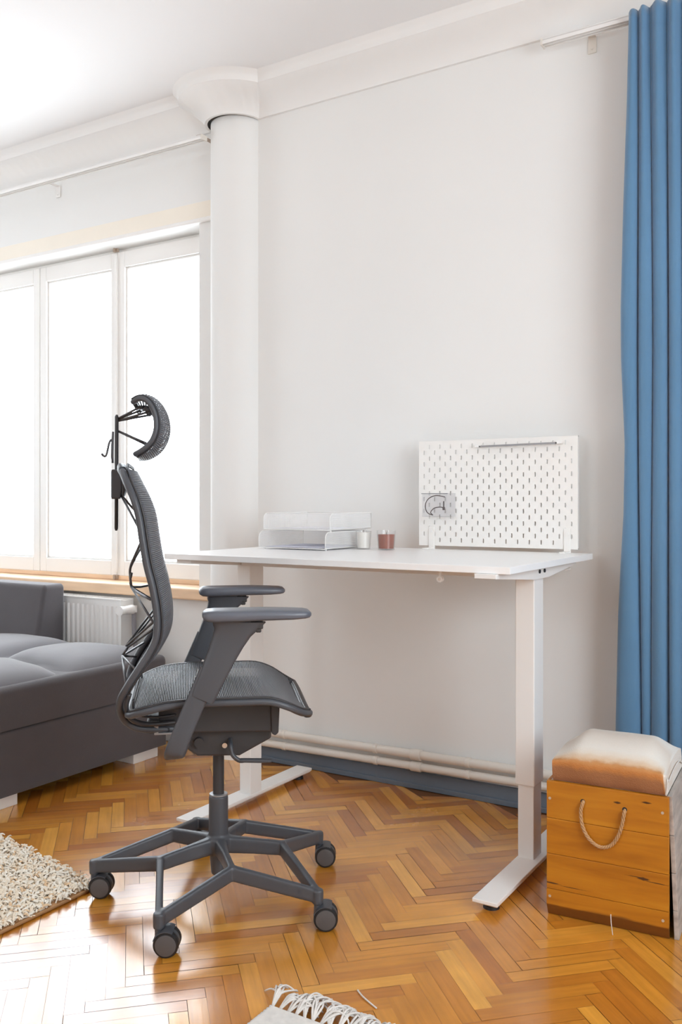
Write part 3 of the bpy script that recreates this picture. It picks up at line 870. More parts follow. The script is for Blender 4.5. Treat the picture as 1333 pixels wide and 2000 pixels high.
b = MB(); b.box(0.0, BWd-0.008, 0.0146, BD, BH-0.011, BH-0.0005); b.build('lid', M_topedge, bx, bevel=0.001)
for (x, z) in ((0.008, 0.292), (BWd-0.014, 0.298), (0.008, 0.050), (BWd-0.013, 0.046)):
    b = MB(); b.cyl((x, -0.0012, z), (x, 0.002, z), 0.0034, n=12); b.build('nail', M_nail, bx)
rope_pts = [(0.089, 0.010, 0.296), (0.090, -0.006, 0.293), (0.086, -0.008, 0.272), (0.090, -0.008, 0.240), (0.103, -0.008, 0.214), (0.123, -0.008, 0.198),
            (0.142, -0.008, 0.196), (0.160, -0.008, 0.206), (0.174, -0.008, 0.228), (0.183, -0.008, 0.255), (0.188, -0.006, 0.285), (0.188, 0.010, 0.292)]
cp = catmull(rope_pts, 14)
b = MB()
for st in range(3):
    pts_ = []
    for i, p in enumerate(cp):
        t_ = (cp[min(i+1, len(cp)-1)]-cp[max(i-1, 0)]).normalized()
        n1 = t_.cross(Vector((0, 1, 0.01))).normalized(); n2 = n1.cross(t_)
        a = i*0.42+2*pi*st/3
        pts_.append(p+(n1*cos(a)+n2*sin(a))*0.0024)
    b.tube(pts_, 0.0023, 8)
b.build('rope_handle', M_rope, bx, smooth=True)
for (x, z) in ((0.089, 0.296), (0.188, 0.292)):
    b = MB(); b.cyl((x, -0.0004, z), (x, 0.004, z), 0.0058, n=18); b.build('rope_hole', M_dark, bx)

cs = thing('cushion', (-0.748, 2.171, BH), 'cream square cushion dyed rust brown at the front, on top of the wooden box', 'cushion', rz=math.atan2(0.020, 0.287))
b = MB(); P = []; NU, NV = 36, 46
uvd = {}
# section from front-bottom, up the front, over the dome, down the back
sec = [(0.010, 0.001, 0.0), (0.006, 0.012, 0.05), (0.004, 0.028, 0.09), (0.004, 0.044, 0.13), (0.008, 0.055, 0.16), (0.024, 0.062, 0.20), (0.050, 0.072, 0.27),
       (0.085, 0.086, 0.38), (0.120, 0.095, 0.50), (0.160, 0.097, 0.60), (0.200, 0.092, 0.72), (0.240, 0.080, 0.83), (0.265, 0.062, 0.90), (0.278, 0.035, 0.95), (0.280, 0.001, 1.0)]
sp_ = catmull([Vector(s_) for s_ in sec], 3)
for i, s_ in enumerate(sp_):
    row = []
    for j in range(NU+1):
        u = -1+2*j/NU
        hw = 0.1335
        # rounded shoulders to the sides
        k = abs(u)
        drop = 1-0.80*smoothstep(0.55, 1.0, k)
        x = 0.148+hw*math.copysign(1-(1-k)**1.0, u)*(1+0.0*k)
        x += 0.004*sin(9*s_.y+3*u)*k
        z = max(0.001, min(s_.y, 0.052)*(1-0.06*k**6)+max(0, s_.y-0.052)*drop)
        yy = s_.x+0.0015*sin(u*7+s_.z*9)
        row.append((x, yy, z))
    P.append(row)
base_i = b.grid(P)
# side closures
n_ = NU+1
for j in (0, NU):
    ids = [i*n_+j for i in range(len(P))]
    b.f.append(tuple(ids)); b.mi.append(0)
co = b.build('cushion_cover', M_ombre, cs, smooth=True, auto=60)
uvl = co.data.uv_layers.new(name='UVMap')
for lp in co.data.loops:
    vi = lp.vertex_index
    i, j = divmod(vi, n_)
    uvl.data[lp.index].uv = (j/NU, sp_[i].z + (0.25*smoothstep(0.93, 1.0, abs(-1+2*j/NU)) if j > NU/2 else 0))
b = MB(); b.tube(catmull([(0.283-0.003, 0.006, 0.004), (0.2835, 0.004, 0.02), (0.2845, 0.006, 0.040), (0.284, 0.03, 0.030), (0.284, 0.10, 0.036), (0.284, 0.20, 0.034), (0.283, 0.27, 0.012)], 5), 0.0018, 6)
b.build('seam_piping', M_ropew, cs, smooth=True)

# ------------------------------------------------------------------ sofa
sf = thing('sofa', (-3.2, 1.6, 0), 'dark grey fabric corner sofa with tufted light grey top, below the window', 'sofa')
SX, SY1, SY0, SXl = -2.53, 2.735, 0.10, -4.75
def sl(x, y): return (x+3.2, y-1.6)
def rbox(b, x0, x1, y0, y1, z0, z1, r, n=6):
    """box with rounded vertical corners and rounded top edges"""
    rs = []
    for (dz, ins) in [(0, 0)]+[(None, None)]:
        pass
    lv = [(z0, 0.0)]+[(z1-r+r*sin(a), r-r*cos(a)) for a in [pi/2*k/n for k in range(n+1)]]
    for z, ins in lv:
        ring = []
        for (cx_, cy_, a0) in ((x1, y1, 0), (x0, y1, pi/2), (x0, y0, pi), (x1, y0, 3*pi/2)):
            sx = 1 if cx_ == x1 else -1; sy = 1 if cy_ == y1 else -1
            R_ = r
            for k in range(n+1):
                a = a0+pi/2*k/n
                ring.append((cx_-sx*R_+(R_-ins)*cos(a), cy_-sy*R_+(R_-ins)*sin(a), z))
        rs.append(ring)
    b.rings(rs)
X0, Y0 = sl(SXl, SY0); X1, Y1 = sl(SX, SY1)
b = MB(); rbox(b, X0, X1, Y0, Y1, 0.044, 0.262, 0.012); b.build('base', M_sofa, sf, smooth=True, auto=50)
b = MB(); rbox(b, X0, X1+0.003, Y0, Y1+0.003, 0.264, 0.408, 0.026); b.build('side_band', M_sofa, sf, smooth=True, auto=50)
# tufted top
P = []; nx, ny = 130, 150
seamx = [-2.975, -3.45, -3.95, -4.45]; seamy = [2.245, 1.75, 1.25, 0.75]
for j in range(ny+1):
    row = []
    y = SY0+0.02+(SY1-0.015-SY0-0.02)*j/ny
    for i in range(nx+1):
        x = SXl+0.02+(SX-0.012-SXl-0.02)*i/nx
        dx = min([abs(x-s_+0.02*sin(y*6)) for s_ in seamx]); dy = min([abs(y-s_+0.015*sin(x*7)) for s_ in seamy])
        de = min(SX-0.012-x, SY1-0.015-y, x-SXl-0.02, y-SY0-0.02)
        fx = 1-math.exp(-dx/0.045); fy = 1-math.exp(-dy/0.045)
        fe = 1-math.exp(-max(de, 0)/0.07)
        z = 0.392+0.062*fx*fy*fe**0.8+0.008*fe
        pk = math.exp(-(dx*dx+dy*dy)/0.01)
        z += 0.0035*sin(40*x+25*y+3*sin(9*y))*fe*(math.exp(-dx/0.10)+math.exp(-dy/0.10))*0.6
        row.append((*sl(x, y), z))
    P.append(row)
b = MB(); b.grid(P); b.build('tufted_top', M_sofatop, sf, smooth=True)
# back block along the window wall
b = MB()
bxr, by0, by1, bz = -3.165, 2.60, 2.765, 0.663
X0, Ya = sl(SXl, by0); X1, Yb = sl(bxr, by1)
rbox(b, X0, X1, Ya, Yb, 0.39, bz, 0.022, 6)
vsn = []
for v in b.v:
    t_ = (v[2]-0.39)/(bz-0.39)
    yy = v[1]
    fr_ = 1-(yy-Ya)/(Yb-Ya)
    vsn.append((v[0]-0.0*t_, yy+fr_*0.055*t_, v[2]))
b.v = vsn
b.build('backrest', M_sofa, sf, smooth=True, auto=50)
for (x0, x1, y0, y1) in ((-2.66, -2.548, 2.565, 2.700), (-2.66, -2.548, 1.88, 2.02), (-4.6, -4.49, 2.565, 2.700)):
    a, c_ = sl(x0, y0); d_, e_ = sl(x1, y1)
    b = MB(); b.box(a, d_, c_, e_, 0, 0.046); b.build('leg', M_white, sf, bevel=0.002)

# ------------------------------------------------------------------ shag rug (left) and woven rug (front)
rg = thing('shag_rug', (-2.6, 1.0, 0), 'cream shaggy rug with a bound edge, left of the office chair', 'rug')
corners = [(-3.6, 0.2), (-1.812, 0.2), (-1.816, 1.690), (-2.35, 1.785), (-3.6, 1.95)]
b = MB(); n_ = len(corners)
b.rings([[(x+2.6, y-1.0, z) for x, y in corners] for z in (0.0006, 0.008)]); b.build('backing', M_rugedge, rg)
def inside(x, y):
    c_ = False
    for i in range(len(corners)):
        x1, y1 = corners[i]; x2, y2 = corners[i-1]
        if (y1 > y) != (y2 > y) and x < (x2-x1)*(y-y1)/(y2-y1)+x1: c_ = not c_
    return c_
b = MB()
cnt = 0
while cnt < 15000:
    x = random.uniform(-2.75, -1.805); y = random.uniform(1.15, 1.84)
    if not inside(x, y) or not inside(x+0.006, y) or not inside(x, y+0.004): continue
    cnt += 1
    b.cm = random.choices([0, 1, 2], [5, 5, 1.3])[0]
    a = random.uniform(0, 2*pi); ln = random.uniform(0.012, 0.026); wd = random.uniform(0.0022, 0.0042); hh = random.uniform(0.009, 0.022)
    dx, dy = cos(a), sin(a); px, py = -dy*wd, dx*wd
    X_, Y_ = x+2.6, y-1.0
    q = [(0, 0.006, 1.0), (0.35, hh, 1.1), (0.75, hh*1.0, 1.0), (1.0, hh*0.55+0.004, 0.5)]
    P_ = [[(X_+dx*ln*t_-px*s_, Y_+dy*ln*t_-py*s_, z), (X_+dx*ln*t_, Y_+dy*ln*t_, z+wd*0.8), (X_+dx*ln*t_+px*s_, Y_+dy*ln*t_+py*s_, z)] for t_, z, s_ in q]
    b.grid(P_)
tag(b.build('pile', M_shag, rg, smooth=True), kind='stuff')
b = MB(); b.tube([(x+2.6, y-1.0, 0.006) for x, y in [(-1.811, 0.2), (-1.813, 1.688), (-2.35, 1.786), (-3.6, 1.952)]], 0.0045, 8); b.build('bound_edge', M_rugedge, rg, smooth=True)

r2_ = thing('woven_rug', (-0.75, 1.0, 0), 'white woven cotton rug corner with tassels at the bottom edge', 'rug')
P = []
for j in range(0, 121):
    y = 0.90+0.578*j/120
    row = []
    for i in range(0, 141):
        x = -1.085+0.70*i/140
        z = 0.006+0.0016*sin(2*pi*y/0.010)*(1 if True else 0)+0.0009*sin(2*pi*x/0.010+pi*(int(y/0.005) % 2))
        row.append((x+0.75, y-1.0, z))
    P.append(row)
b = MB(); b.grid(P); b.build('weave', M_ropew, r2_, smooth=True, solid=0.003)
random.seed(21)
for k in range(34):
    x = -1.080+k*0.0195
    base = Vector((x+0.75, 0.476, 0.006))
    b = MB()
    ang = random.uniform(-0.5, 0.9); ln = random.uniform(0.045, 0.085)
    for s_ in range(8):
        a = ang+random.uniform(-0.35, 0.35)
        p1 = base+Vector((sin(a)*ln*0.35, cos(a)*ln*0.35, 0.010+random.uniform(0, 0.010)))
        a2 = a+random.uniform(-0.8, 0.8)
        p2 = p1+Vector((sin(a2)*ln*0.4, cos(a2)*ln*0.4, -0.004))
        a3 = a2+random.uniform(-1.1, 1.1)
        p3 = p2+Vector((sin(a3)*ln*0.3, cos(a3)*ln*0.3, 0)); p3.z = 0.002
        off = Vector((random.uniform(-0.004, 0.004), 0, random.uniform(0, 0.004)))
        b.tube(catmull([base+off*0.3, p1+off, p2+off*1.5, p3+off], 4), [0.0024]*6+[0.0019]*6+[0.0012], 6)
    b.build('tassel', M_ropew, r2_, smooth=True)
th_ = thing('cotton_thread', (-0.935, 1.600, 0.0018), 'loose white thread lying on the parquet above the tasselled rug', 'thread')
b = MB(); b.tube(catmull([(-0.033, 0.024, 0.001), (-0.012, 0.008, 0.002), (0.012, -0.004, 0.0015), (0.034, -0.014, 0.001)], 5), 0.0018, 6)
b.build('strand', M_ropew, th_, smooth=True)
th2 = thing('thread_end', (-0.5836, 2.140, 0.001), 'short white thread stuck to the foot of the wooden box', 'thread')
b = MB(); b.tube([(-0.006, 0.030, 0.040), (-0.003, 0.022, 0.024), (0.004, 0.010, 0.001)], 0.0010, 6)
b.build('strand', M_ropew, th2, smooth=True)

# ------------------------------------------------------------------ office chair
ch = thing('office_chair', (-1.5143, 1.8308, 0), 'grey mesh office chair with headrest and armrests, in front of the desk', 'office chair', rz=radians(41.595))
def A_(deg, r, z): return Vector((r*cos(radians(deg)), r*sin(radians(deg)), z))
# star base: five spokes branching to two bars each that meet above the casters
b = MB()
J = [A_(-111.3-41.6+72*k, 0.166, 0.122) for k in range(5)]
T = [A_(-147.0-41.6+72*k, 0.322, 0.078) for k in range(5)]
for k in range(5):
    c0 = A_(-111.3-41.6+72*k, 0.020, 0.134)
    b.sweep([c0, (c0+J[k])/2, J[k]], [0.030, 0.0175, 0.019], [0.044, 0.040, 0.037], n=16, pw=5)
for k in range(5):
    for t_ in (T[k], T[(k+1) % 5]):
        j = J[k]
        inner = j+(t_-j)*0.0
        tip = t_
        b.sweep([inner, inner*0.5+tip*0.5, tip], [0.019, 0.0175, 0.018], [0.037, 0.036, 0.034], n=16, pw=5)
for k in range(5):
    b.lathe([(0.002, 0.1035), (0.0098, 0.1042), (0.0098, 0.1388), (0.0085, 0.1400), (0.002, 0.1402)], (J[k].x, J[k].y), 20)
    b.lathe([(0.002, 0.0585), (0.0135, 0.059), (0.0138, 0.091), (0.012, 0.0945), (0.002, 0.095)], (T[k].x, T[k].y), 24)
b.lathe([(0.0165, 0.056), (0.0195, 0.060), (0.0235, 0.110), (0.034, 0.135), (0.033, 0.152), (0.0255, 0.160), (0.0250, 0.258), (0.0235, 0.262), (0.0160, 0.262)], (0, 0), 40)
sb = b.build('star_base', M_plast, ch, smooth=True)
md = sb.modifiers.new('fuse', 'REMESH'); md.mode = 'VOXEL'; md.voxel_size = 0.0020; md.use_smooth_shade = True
md = sb.modifiers.new('round', 'SMOOTH'); md.factor = 0.6; md.iterations = 12
b = MB(); b.cyl((0, 0, 0.258), (0, 0, 0.42), 0.0145, n=28); b.build('gas_lift', M_plast2, ch, smooth=True, auto=40)
b = MB(); b.lathe([(0.0135, 0.266), (0.0235, 0.2655), (0.0235, 0.2622), (0.0135, 0.2622)], (0, 0), 32); b.build('lift_collar', M_greybar, ch, smooth=True, auto=40)

# casters: all trail the same way
ca = MB()
wd_ang = radians(31.858+90-41.595)     # wheel axle points along the view depth, in chair axes
ax = Vector((cos(wd_ang), sin(wd_ang), 0)); tr = Vector((ax.y, -ax.x, 0))
def caster(tip):
    o = bpy.data.objects.new('tmp', None)
    b = MB()
    c_ = tr*0.019+Vector((0, 0, 0.0295))
    b.cyl((0, 0, 0.040), (0, 0, 0.062), 0.0095, n=18)
    # hood: arc shell over the wheels between the discs
    for sgn in (0,):
        rs = []
        for k in range(15):
            a = radians(-25+k*15.5)
            rs.append([c_+ax*u+(tr*(-cos(a))+Vector((0, 0, 1))*sin(a))*r for u, r in ((-0.006, 0.0285), (0.006, 0.0285), (0.006, 0.020), (-0.006, 0.020))])
        b.rings(rs)
        rs = []
        for k in range(10):
            a = radians(20+k*11)
            rs.append([c_+ax*u+(tr*(-cos(a))+Vector((0, 0, 1))*sin(a))*r for u, r in ((-0.024, 0.0310), (0.024, 0.0310), (0.024, 0.0292), (-0.024, 0.0292))])
        b.rings(rs)
    body = b.build('caster', M_plast, ch, smooth=True, auto=45)
    body.location = (tip.x, tip.y, 0)
    for s_ in (-1, 1):
        wb_ = MB()
        p_in = c_+ax*(s_*0.0075); p_out = c_+ax*(s_*0.0225)
        t_ = ax*s_
        u_ = Vector((0, 0, 1)); v_ = ax.cross(u_)
        prof_ = [(0.0, 0.020), (0.0005, 0.0275), (0.003, 0.0292), (0.012, 0.0292), (0.0150, 0.0275), (0.0155, 0.0245)]
        wb_.rings([[p_in+t_*d_+(u_*cos(2*pi*k/28)+v_*sin(2*pi*k/28))*r for k in range(28)] for d_, r in prof_])
        wh = wb_.build('wheel', M_black, body, smooth=True, auto=40)
        db = MB(); db.rings([[p_in+t_*d_+(u_*cos(2*pi*k/28)+v_*sin(2*pi*k/28))*r for k in range(28)] for d_, r in ((0.0155, 0.0240), (0.0172, 0.0235), (0.0178, 0.0215))])
        db.build('wheel_cap', M_wheel, body, smooth=True, auto=40)
    return body
c0 = caster(T[0])
for k in range(1, 5):
    c_ = dup(c0, ch); c_.location = (T[k].x, T[k].y, 0)
for o in list(bpy.data.objects):
    if o.name == 'tmp': bpy.data.objects.remove(o)

# seat: side profile (x, z) extruded across
sprof = [(-0.208, 0.538), (-0.190, 0.545), (-0.167, 0.553), (-0.132, 0.561), (-0.079, 0.565), (-0.017, 0.5655), (0.055, 0.565), (0.100, 0.5645), (0.1275, 0.560),
         (0.160, 0.547), (0.187, 0.531), (0.204, 0.522)]
sp_ = catmull([(x, 0, z) for x, z in sprof], 8)
# resample by arc length
def resample(pts, step):
    out = [pts[0].copy()]; acc = 0.0
    for a, c_ in zip(pts, pts[1:]):
        d_ = (c_-a).length
        while acc+d_ >= step:
            t_ = (step-acc)/d_; a = a+(c_-a)*t_; d_ = (c_-a).length; out.append(a.copy()); acc = 0.0
        acc += d_
    return out
def seat_hw(x):
    h_ = 0.243
    if x > 0.14: h_ -= 0.045*((x-0.14)/0.066)**2.2
    if x < -0.15: h_ -= 0.030*((-0.15-x)/0.06)**2
    return h_
thr = resample(sp_, 0.0043)
b = MB()
for p in thr:
    hw = seat_hw(p.x); pts_ = []
    for j in range(15):
        y = -hw+2*hw*j/14; q = 1-(y/hw)**2
        pts_.append((p.x, y, p.z-0.012*q))
    b.sweep(pts_, 0.0037, 0.0034, n=6)
b.build('seat_mesh', M_thread, ch, smooth=True)
b = MB()
for j in range(47):
    f_ = -0.98+1.96*j/46
    pts_ = [(p.x, f_*seat_hw(p.x), p.z-0.012*(1-f_*f_)-0.0012) for p in thr[::4]]
    b.sweep(pts_, 0.0016, 0.0010, n=4)
b.build('seat_warp', M_threadx, ch, smooth=True)
b = MB()
loop = [Vector((p.x, -seat_hw(p.x), p.z)) for p in thr[::4]]
pf = thr[-1]; hwf = seat_hw(pf.x)
loop += [Vector((0.212, -hwf+0.02, pf.z-0.004))]+[Vector((0.214+0.004*cos(pi*k/16-pi/2), hwf*k/8*0.9, pf.z-0.007)) for k in range(-8, 9)]+[Vector((0.212, hwf-0.02, pf.z-0.004))]
loop += [Vector((p.x, seat_hw(p.x), p.z)) for p in reversed(thr[::4])]
pb_ = thr[0]; hwb = seat_hw(pb_.x)
loop += [Vector((-0.216, hwb*k/8*0.9, pb_.z-0.004)) for k in range(8, -9, -1)]
l2 = [p+Vector((0, 0, -0.0105)) for p in loop]
b.sweep(l2, 0.022, 0.017, n=12, pw=2.6, closed=True)
b.build('seat_frame', M_plast, ch, smooth=True)
b = MB(); b.sweep([p+Vector((0, 0, -0.0008)) for p in loop], 0.013, 0.006, n=8, closed=True); b.build('seat_edge', M_plast2, ch, smooth=True)

# mechanism
b = MB()
def prism(b, outline, y0, y1):
    b.rings([[(x, y, z) for x, z in outline] for y in (y0, y1)])
prism(b, [(-0.150, 0.528), (-0.150, 0.460), (0.132, 0.452), (0.138, 0.530), (0.10, 0.545), (-0.08, 0.545)], -0.125, 0.125)
b.build('seat_pan', M_plast2, ch, bevel=0.004)
b = MB()
prism(b, [(-0.115, 0.462), (-0.108, 0.425), (-0.055, 0.388), (0.050, 0.384), (0.130, 0.425), (0.132, 0.462)], -0.085, 0.085)
b.build('tilt_mechanism', M_plast2, ch, bevel=0.005)
b = MB(); b.cyl((0, 0, 0.372), (0, 0, 0.392), 0.034, n=28); b.cyl((-0.052, -0.1, 0.425), (-0.052, 0.1, 0.425), 0.012, n=16); b.build('mechanism_hub', M_plast2, ch, smooth=True, auto=40)
b = MB(); prism(b, [(0.124, 0.520), (0.147, 0.516), (0.144, 0.450), (0.136, 0.443), (0.127, 0.448)], -0.132, -0.112); b.build('front_bracket', M_plast2, ch, bevel=0.003)
b = MB(); prism(b, [(0.124, 0.520), (0.147, 0.516), (0.144, 0.450), (0.136, 0.443), (0.127, 0.448)], 0.112, 0.132)
b.build('front_bracket', M_plast2, ch, bevel=0.003)
b = MB(); prism(b, [(-0.160, 0.482), (-0.150, 0.482), (-0.150, 0.463), (-0.098, 0.463), (-0.098, 0.458), (-0.160, 0.458)], -0.135, -0.127)
b.build('slide_plate', M_greybar, ch, bevel=0.001)
b = MB(); b.tube(catmull([(0.026, -0.09, 0.428), (0.026, -0.115, 0.420), (0.030, -0.120, 0.398), (0.046, -0.122, 0.3835), (0.060, -0.124, 0.383)], 5), 0.0055, 10)
lv = b.build('lever', M_plast, ch, smooth=True)
b = MB(); b.sweep([(0.050, -0.123, 0.3835), (0.10, -0.130, 0.3825), (0.126, -0.134, 0.382)], [0.013, 0.014, 0.012], [0.010, 0.011, 0.008], n=12, pw=3); b.build('lever_grip', M_plast, lv, smooth=True, auto=50)
b = MB(); b.cyl((0.012, -0.0935, 0.414), (0.012, -0.084, 0.414), 0.0065, n=14); b.build('pivot_pin', M_chrome, ch)

# back frame
bprof = [(-0.2345, 1.100), (-0.2194, 1.068), (-0.2031, 1.032), (-0.1914, 0.990), (-0.1840, 0.942), (-0.1775, 0.900), (-0.1715, 0.870), (-0.161, 0.828), (-0.1525, 0.779),
         (-0.1498, 0.738), (-0.1542, 0.7025), (-0.1718, 0.667), (-0.1984, 0.627), (-0.220, 0.592), (-0.2352, 0.561), (-0.2385, 0.5308), (-0.2285, 0.500), (-0.200, 0.4790), (-0.155, 0.470), (-0.105, 0.468)]
def bw(z):
    if z > 0.62: w = 0.222+0.006*sin((z-0.62)*5)
    else: w = 0.222-0.085*smoothstep(0.62, 0.47, z)
    if z > 1.03: w -= 0.075*((z-1.03)/0.07)**2
    return w
def side_path(sgn):
    ps = []
    for i, (x, z) in enumerate(bprof):
        w = bw(z)
        if i >= 17: w = 0.137-0.012*(i-17)
        ps.append(Vector((x, sgn*w, z)))
    return ps
L1 = catmull(side_path(-1), 5); L2 = catmull(side_path(1), 5)
top = [Vector((-0.2415, -0.105, 1.1085)), Vector((-0.2430, -0.05, 1.111)), Vector((-0.2435, 0, 1.112)), Vector((-0.2430, 0.05, 1.111)), Vector((-0.2415, 0.105, 1.1085))]
full = list(reversed(L1))+catmull([L1[0]]+top+[L2[0]], 5)[1:-1]+L2
ups = []
for p in full:
    ups.append((0.0, math.copysign(1, p.y) if abs(p.y) > 0.02 else 0.0, 0.0))
# width/height: use x-z oriented section with a steady side reference
b = MB()
nrm = []
m = len(full)
for i, p in enumerate(full):
    t_ = (full[min(i+1, m-1)]-full[max(i-1, 0)]).normalized()
    nrm.append(t_)
b.sweep(full, 0.0175, 0.0235, up=[(0, 1, 0) if abs(nrm[i].y) < 0.9 else (0, 0.3, 1) for i in range(m)], n=12, pw=2.6)
b.build('back_frame', M_plast, ch, smooth=True)
# inner loop under the seat
b = MB()
for sgn in (-1, 1):
    ip = catmull([(-0.214, sgn*0.205, 0.575), (-0.222, sgn*0.198, 0.545), (-0.214, sgn*0.182, 0.513), (-0.188, sgn*0.160, 0.494), (-0.150, sgn*0.140, 0.487), (-0.110, sgn*0.125, 0.486)], 6)
    b.sweep(ip, 0.012, 0.016, up=(0, 1, 0), n=8)
    ip = catmull([(-0.205, sgn*0.200, 0.560), (-0.205, sgn*0.190, 0.535), (-0.190, sgn*0.170, 0.515), (-0.150, sgn*0.145, 0.505), (-0.110, sgn*0.125, 0.504)], 6)
    b.sweep(ip, 0.006, 0.010, up=(0, 1, 0), n=8)
b.sweep([(-0.152, -0.13, 0.468), (-0.152, 0.13, 0.468)], 0.06, 0.014, n=8, pw=4)
b.build('spring_loops', M_plast2, ch, smooth=True)
# back mesh threads
bs = [p for p in catmull([(x, 0, z) for x, z in bprof[:15]], 8)]
bt = resample(bs, 0.0045)
def bpt(p, f_):
    w = bw(p.z)
    env = smoothstep(0.57, 0.66, p.z)*(1-0.35*smoothstep(1.0, 1.10, p.z))
    return Vector((p.x+0.012+0.020*env*(1-f_*f_), f_*w, p.z+0.006*smoothstep(1.02, 1.09, p.z)))
b = MB()
for p in bt[1:]:
    b.sweep([bpt(p, -1+2*j/14) for j in range(15)], 0.0047, 0.0030, up=(1, 0, 0.0), n=6)
b.build('back_mesh', M_thread, ch, smooth=True)
b = MB()
for j in range(41):
    f_ = -0.98+1.96*j/40
    b.sweep([bpt(p, f_)-Vector((0.001, 0, 0)) for p in bt[1::4]], 0.0016, 0.0010, up=(0, 1, 0), n=4)
b.build('back_warp', M_threadx, ch, smooth=True)
b = MB()
ed = [Vector((p.x+0.0115, -bw(p.z), p.z)) for p in reversed(bt[::3])]
ed += [Vector((-0.2240, y, 1.116)) for y in (-0.105, -0.05, 0, 0.05, 0.105)]
ed += [Vector((p.x+0.0115, bw(p.z), p.z)) for p in bt[::3]]
b.sweep(ed, 0.0065, 0.010, up=[(0, 1, 0) if i < len(bt[::3])-1 or i > len(bt[::3])+5 else (0, 0.3, 1) for i in range(len(ed))], n=8)
b.build('mesh_edge', M_plast2, ch, smooth=True)
# truss wires of the back
b = MB()
N1, N2, N3, N4 = (-0.2256, 0, 0.842), (-0.2218, 0, 0.806), (-0.2307, 0, 0.6528), (-0.2448, 0, 0.631)
K1 = (-0.2487, 0, 1.045)
for s_ in (-1, 1):
    y = s_*0.205
    F1, F2, F3, F4, F5, F6 = (-0.190, y, 0.927), (-0.166, y, 0.796), (-0.160, y, 0.742), (-0.163, y, 0.724), (-0.200, y, 0.632), (-0.222, y, 0.594)
    K2 = (-0.192, y, 0.962)
    b.tube([K1, K2], 0.0031, 8)
    b.tube(catmull([F1, (-0.2205, s_*0.03, 0.868), N1, N2], 4), 0.0031, 8)
    b.tube(catmull([(-0.2218, s_*0.012, 0.842), (-0.2205, s_*0.012, 0.806), F2], 3), 0.0030, 8)
    b.tube([N2, F3], 0.0030, 8)
    b.tube([F4, N3], 0.0030, 8); b.tube([F3, (N3[0]-0.004, 0, N3[2]+0.004)], 0.0030, 8)
    b.tube([N3, N4, F5], 0.0031, 8); b.tube([N4, F6], 0.0032, 8)
b.build('back_truss', M_steel, ch, smooth=True)
# headrest post, slider, hook
b = MB()
b.sweep([(-0.2600, 0, 0.952), (-0.2597, 0, 0.958), (-0.2590, 0, 1.10), (-0.2585, 0, 1.243), (-0.2585, 0, 1.249)], [0.005, 0.009, 0.0095, 0.0095, 0.005], [0.006, 0.020, 0.020, 0.020, 0.006], up=(0, 1, 0), n=12, pw=3)
post = b.build('headrest_post', M_plast2, ch, smooth=True, auto=50)
b = MB(); prism(b, [(-0.2715, 1.108), (-0.2715, 1.033), (-0.2480, 1.033), (-0.2430, 1.060), (-0.2430, 1.108)], -0.026, 0.026); b.build('height_slider', M_plast, ch, bevel=0.004)
b = MB(); prism(b, [(-0.2440, 1.100), (-0.2440, 1.040), (-0.2400, 1.038), (-0.2330, 1.062), (-0.2330, 1.095)], -0.030, 0.030); b.build('slider_mount', M_plast2, ch, bevel=0.003)
b = MB(); b.sweep([(-0.2690, 0, 1.125), (-0.2700, 0, 1.14), (-0.2695, 0, 1.175), (-0.2675, 0, 1.205)], [0.006, 0.007, 0.007, 0.005], [0.012]*4, up=(0, 1, 0), n=10, pw=3); b.build('lock_clip', M_steel, post, smooth=True)
b = MB(); b.tube(catmull([(-0.2680, 0, 1.183), (-0.2730, 0, 1.184), (-0.2775, 0, 1.176), (-0.2810, 0, 1.160), (-0.2845, 0, 1.146), (-0.2885, 0, 1.142), (-0.2930, 0, 1.1445), (-0.2945, 0, 1.1475)], 4), 0.0030, 8)
b.cyl((-0.2945, -0.004, 1.147), (-0.2945, 0.004, 1.147), 0.0034, n=10)
b.build('coat_hook', M_steel, post, smooth=True)
# headrest
hprof = [(-0.2095, 1.2705), (-0.1985, 1.2765), (-0.186, 1.2760), (-0.172, 1.266), (-0.161, 1.247), (-0.1555, 1.224), (-0.1560, 1.200), (-0.1635, 1.178), (-0.1760, 1.162), (-0.1900, 1.151), (-0.2045, 1.143)]
HW = 0.135
hp = catmull([(x, 0, z) for x, z in hprof], 6)
def hb(i, n_, f_): return 0.016*(sin(pi*i/n_)**0.7)*(1-f_*f_)
b = MB()
m = len(hp)
s1 = [Vector((p.x, -HW+0.020*abs(1-2*i/(m-1))**3, p.z)) for i, p in enumerate(hp)]
s2 = [Vector((p.x, HW-0.020*abs(1-2*i/(m-1))**3, p.z)) for i, p in enumerate(hp)]
b.sweep(s1, 0.013, 0.019, up=(0, 1, 0), n=12, pw=2.8); b.sweep(s2, 0.013, 0.019, up=(0, 1, 0), n=12, pw=2.8)
for e in (0, -1):
    b.sweep([s1[e], (s1[e]+s2[e])/2, s2[e]], 0.011, 0.012, n=10)
hf = b.build('headrest_frame', M_plast, ch, smooth=True)
hr = resample(hp, 0.0040); nh = len(hr)
b = MB()
def hpt(i, f_):
    p = hr[i]
    t_ = (hr[min(i+1, nh-1)]-hr[max(i-1, 0)]).normalized(); nn = Vector((-t_.z, 0, t_.x))
    if nn.x < 0 and i < 4: pass
    bul = 0.008+0.023*(1-f_*f_)*(sin(pi*(i+0.5)/nh)**0.5)
    w = HW-0.020*abs(1-2*i/(nh-1))**3
    return Vector((p.x+nn.x*bul, f_*w, p.z+nn.z*bul))
hup = []
for i in range(nh):
    t_ = (hr[min(i+1, nh-1)]-hr[max(i-1, 0)]).normalized(); hup.append((-t_.z, 0.001, t_.x))
for i in range(nh):
    b.sweep([hpt(i, -1+2*j/12) for j in range(13)], 0.0044, 0.0028, up=hup[i], n=6)
b.build('headrest_mesh', M_thread, ch, smooth=True)
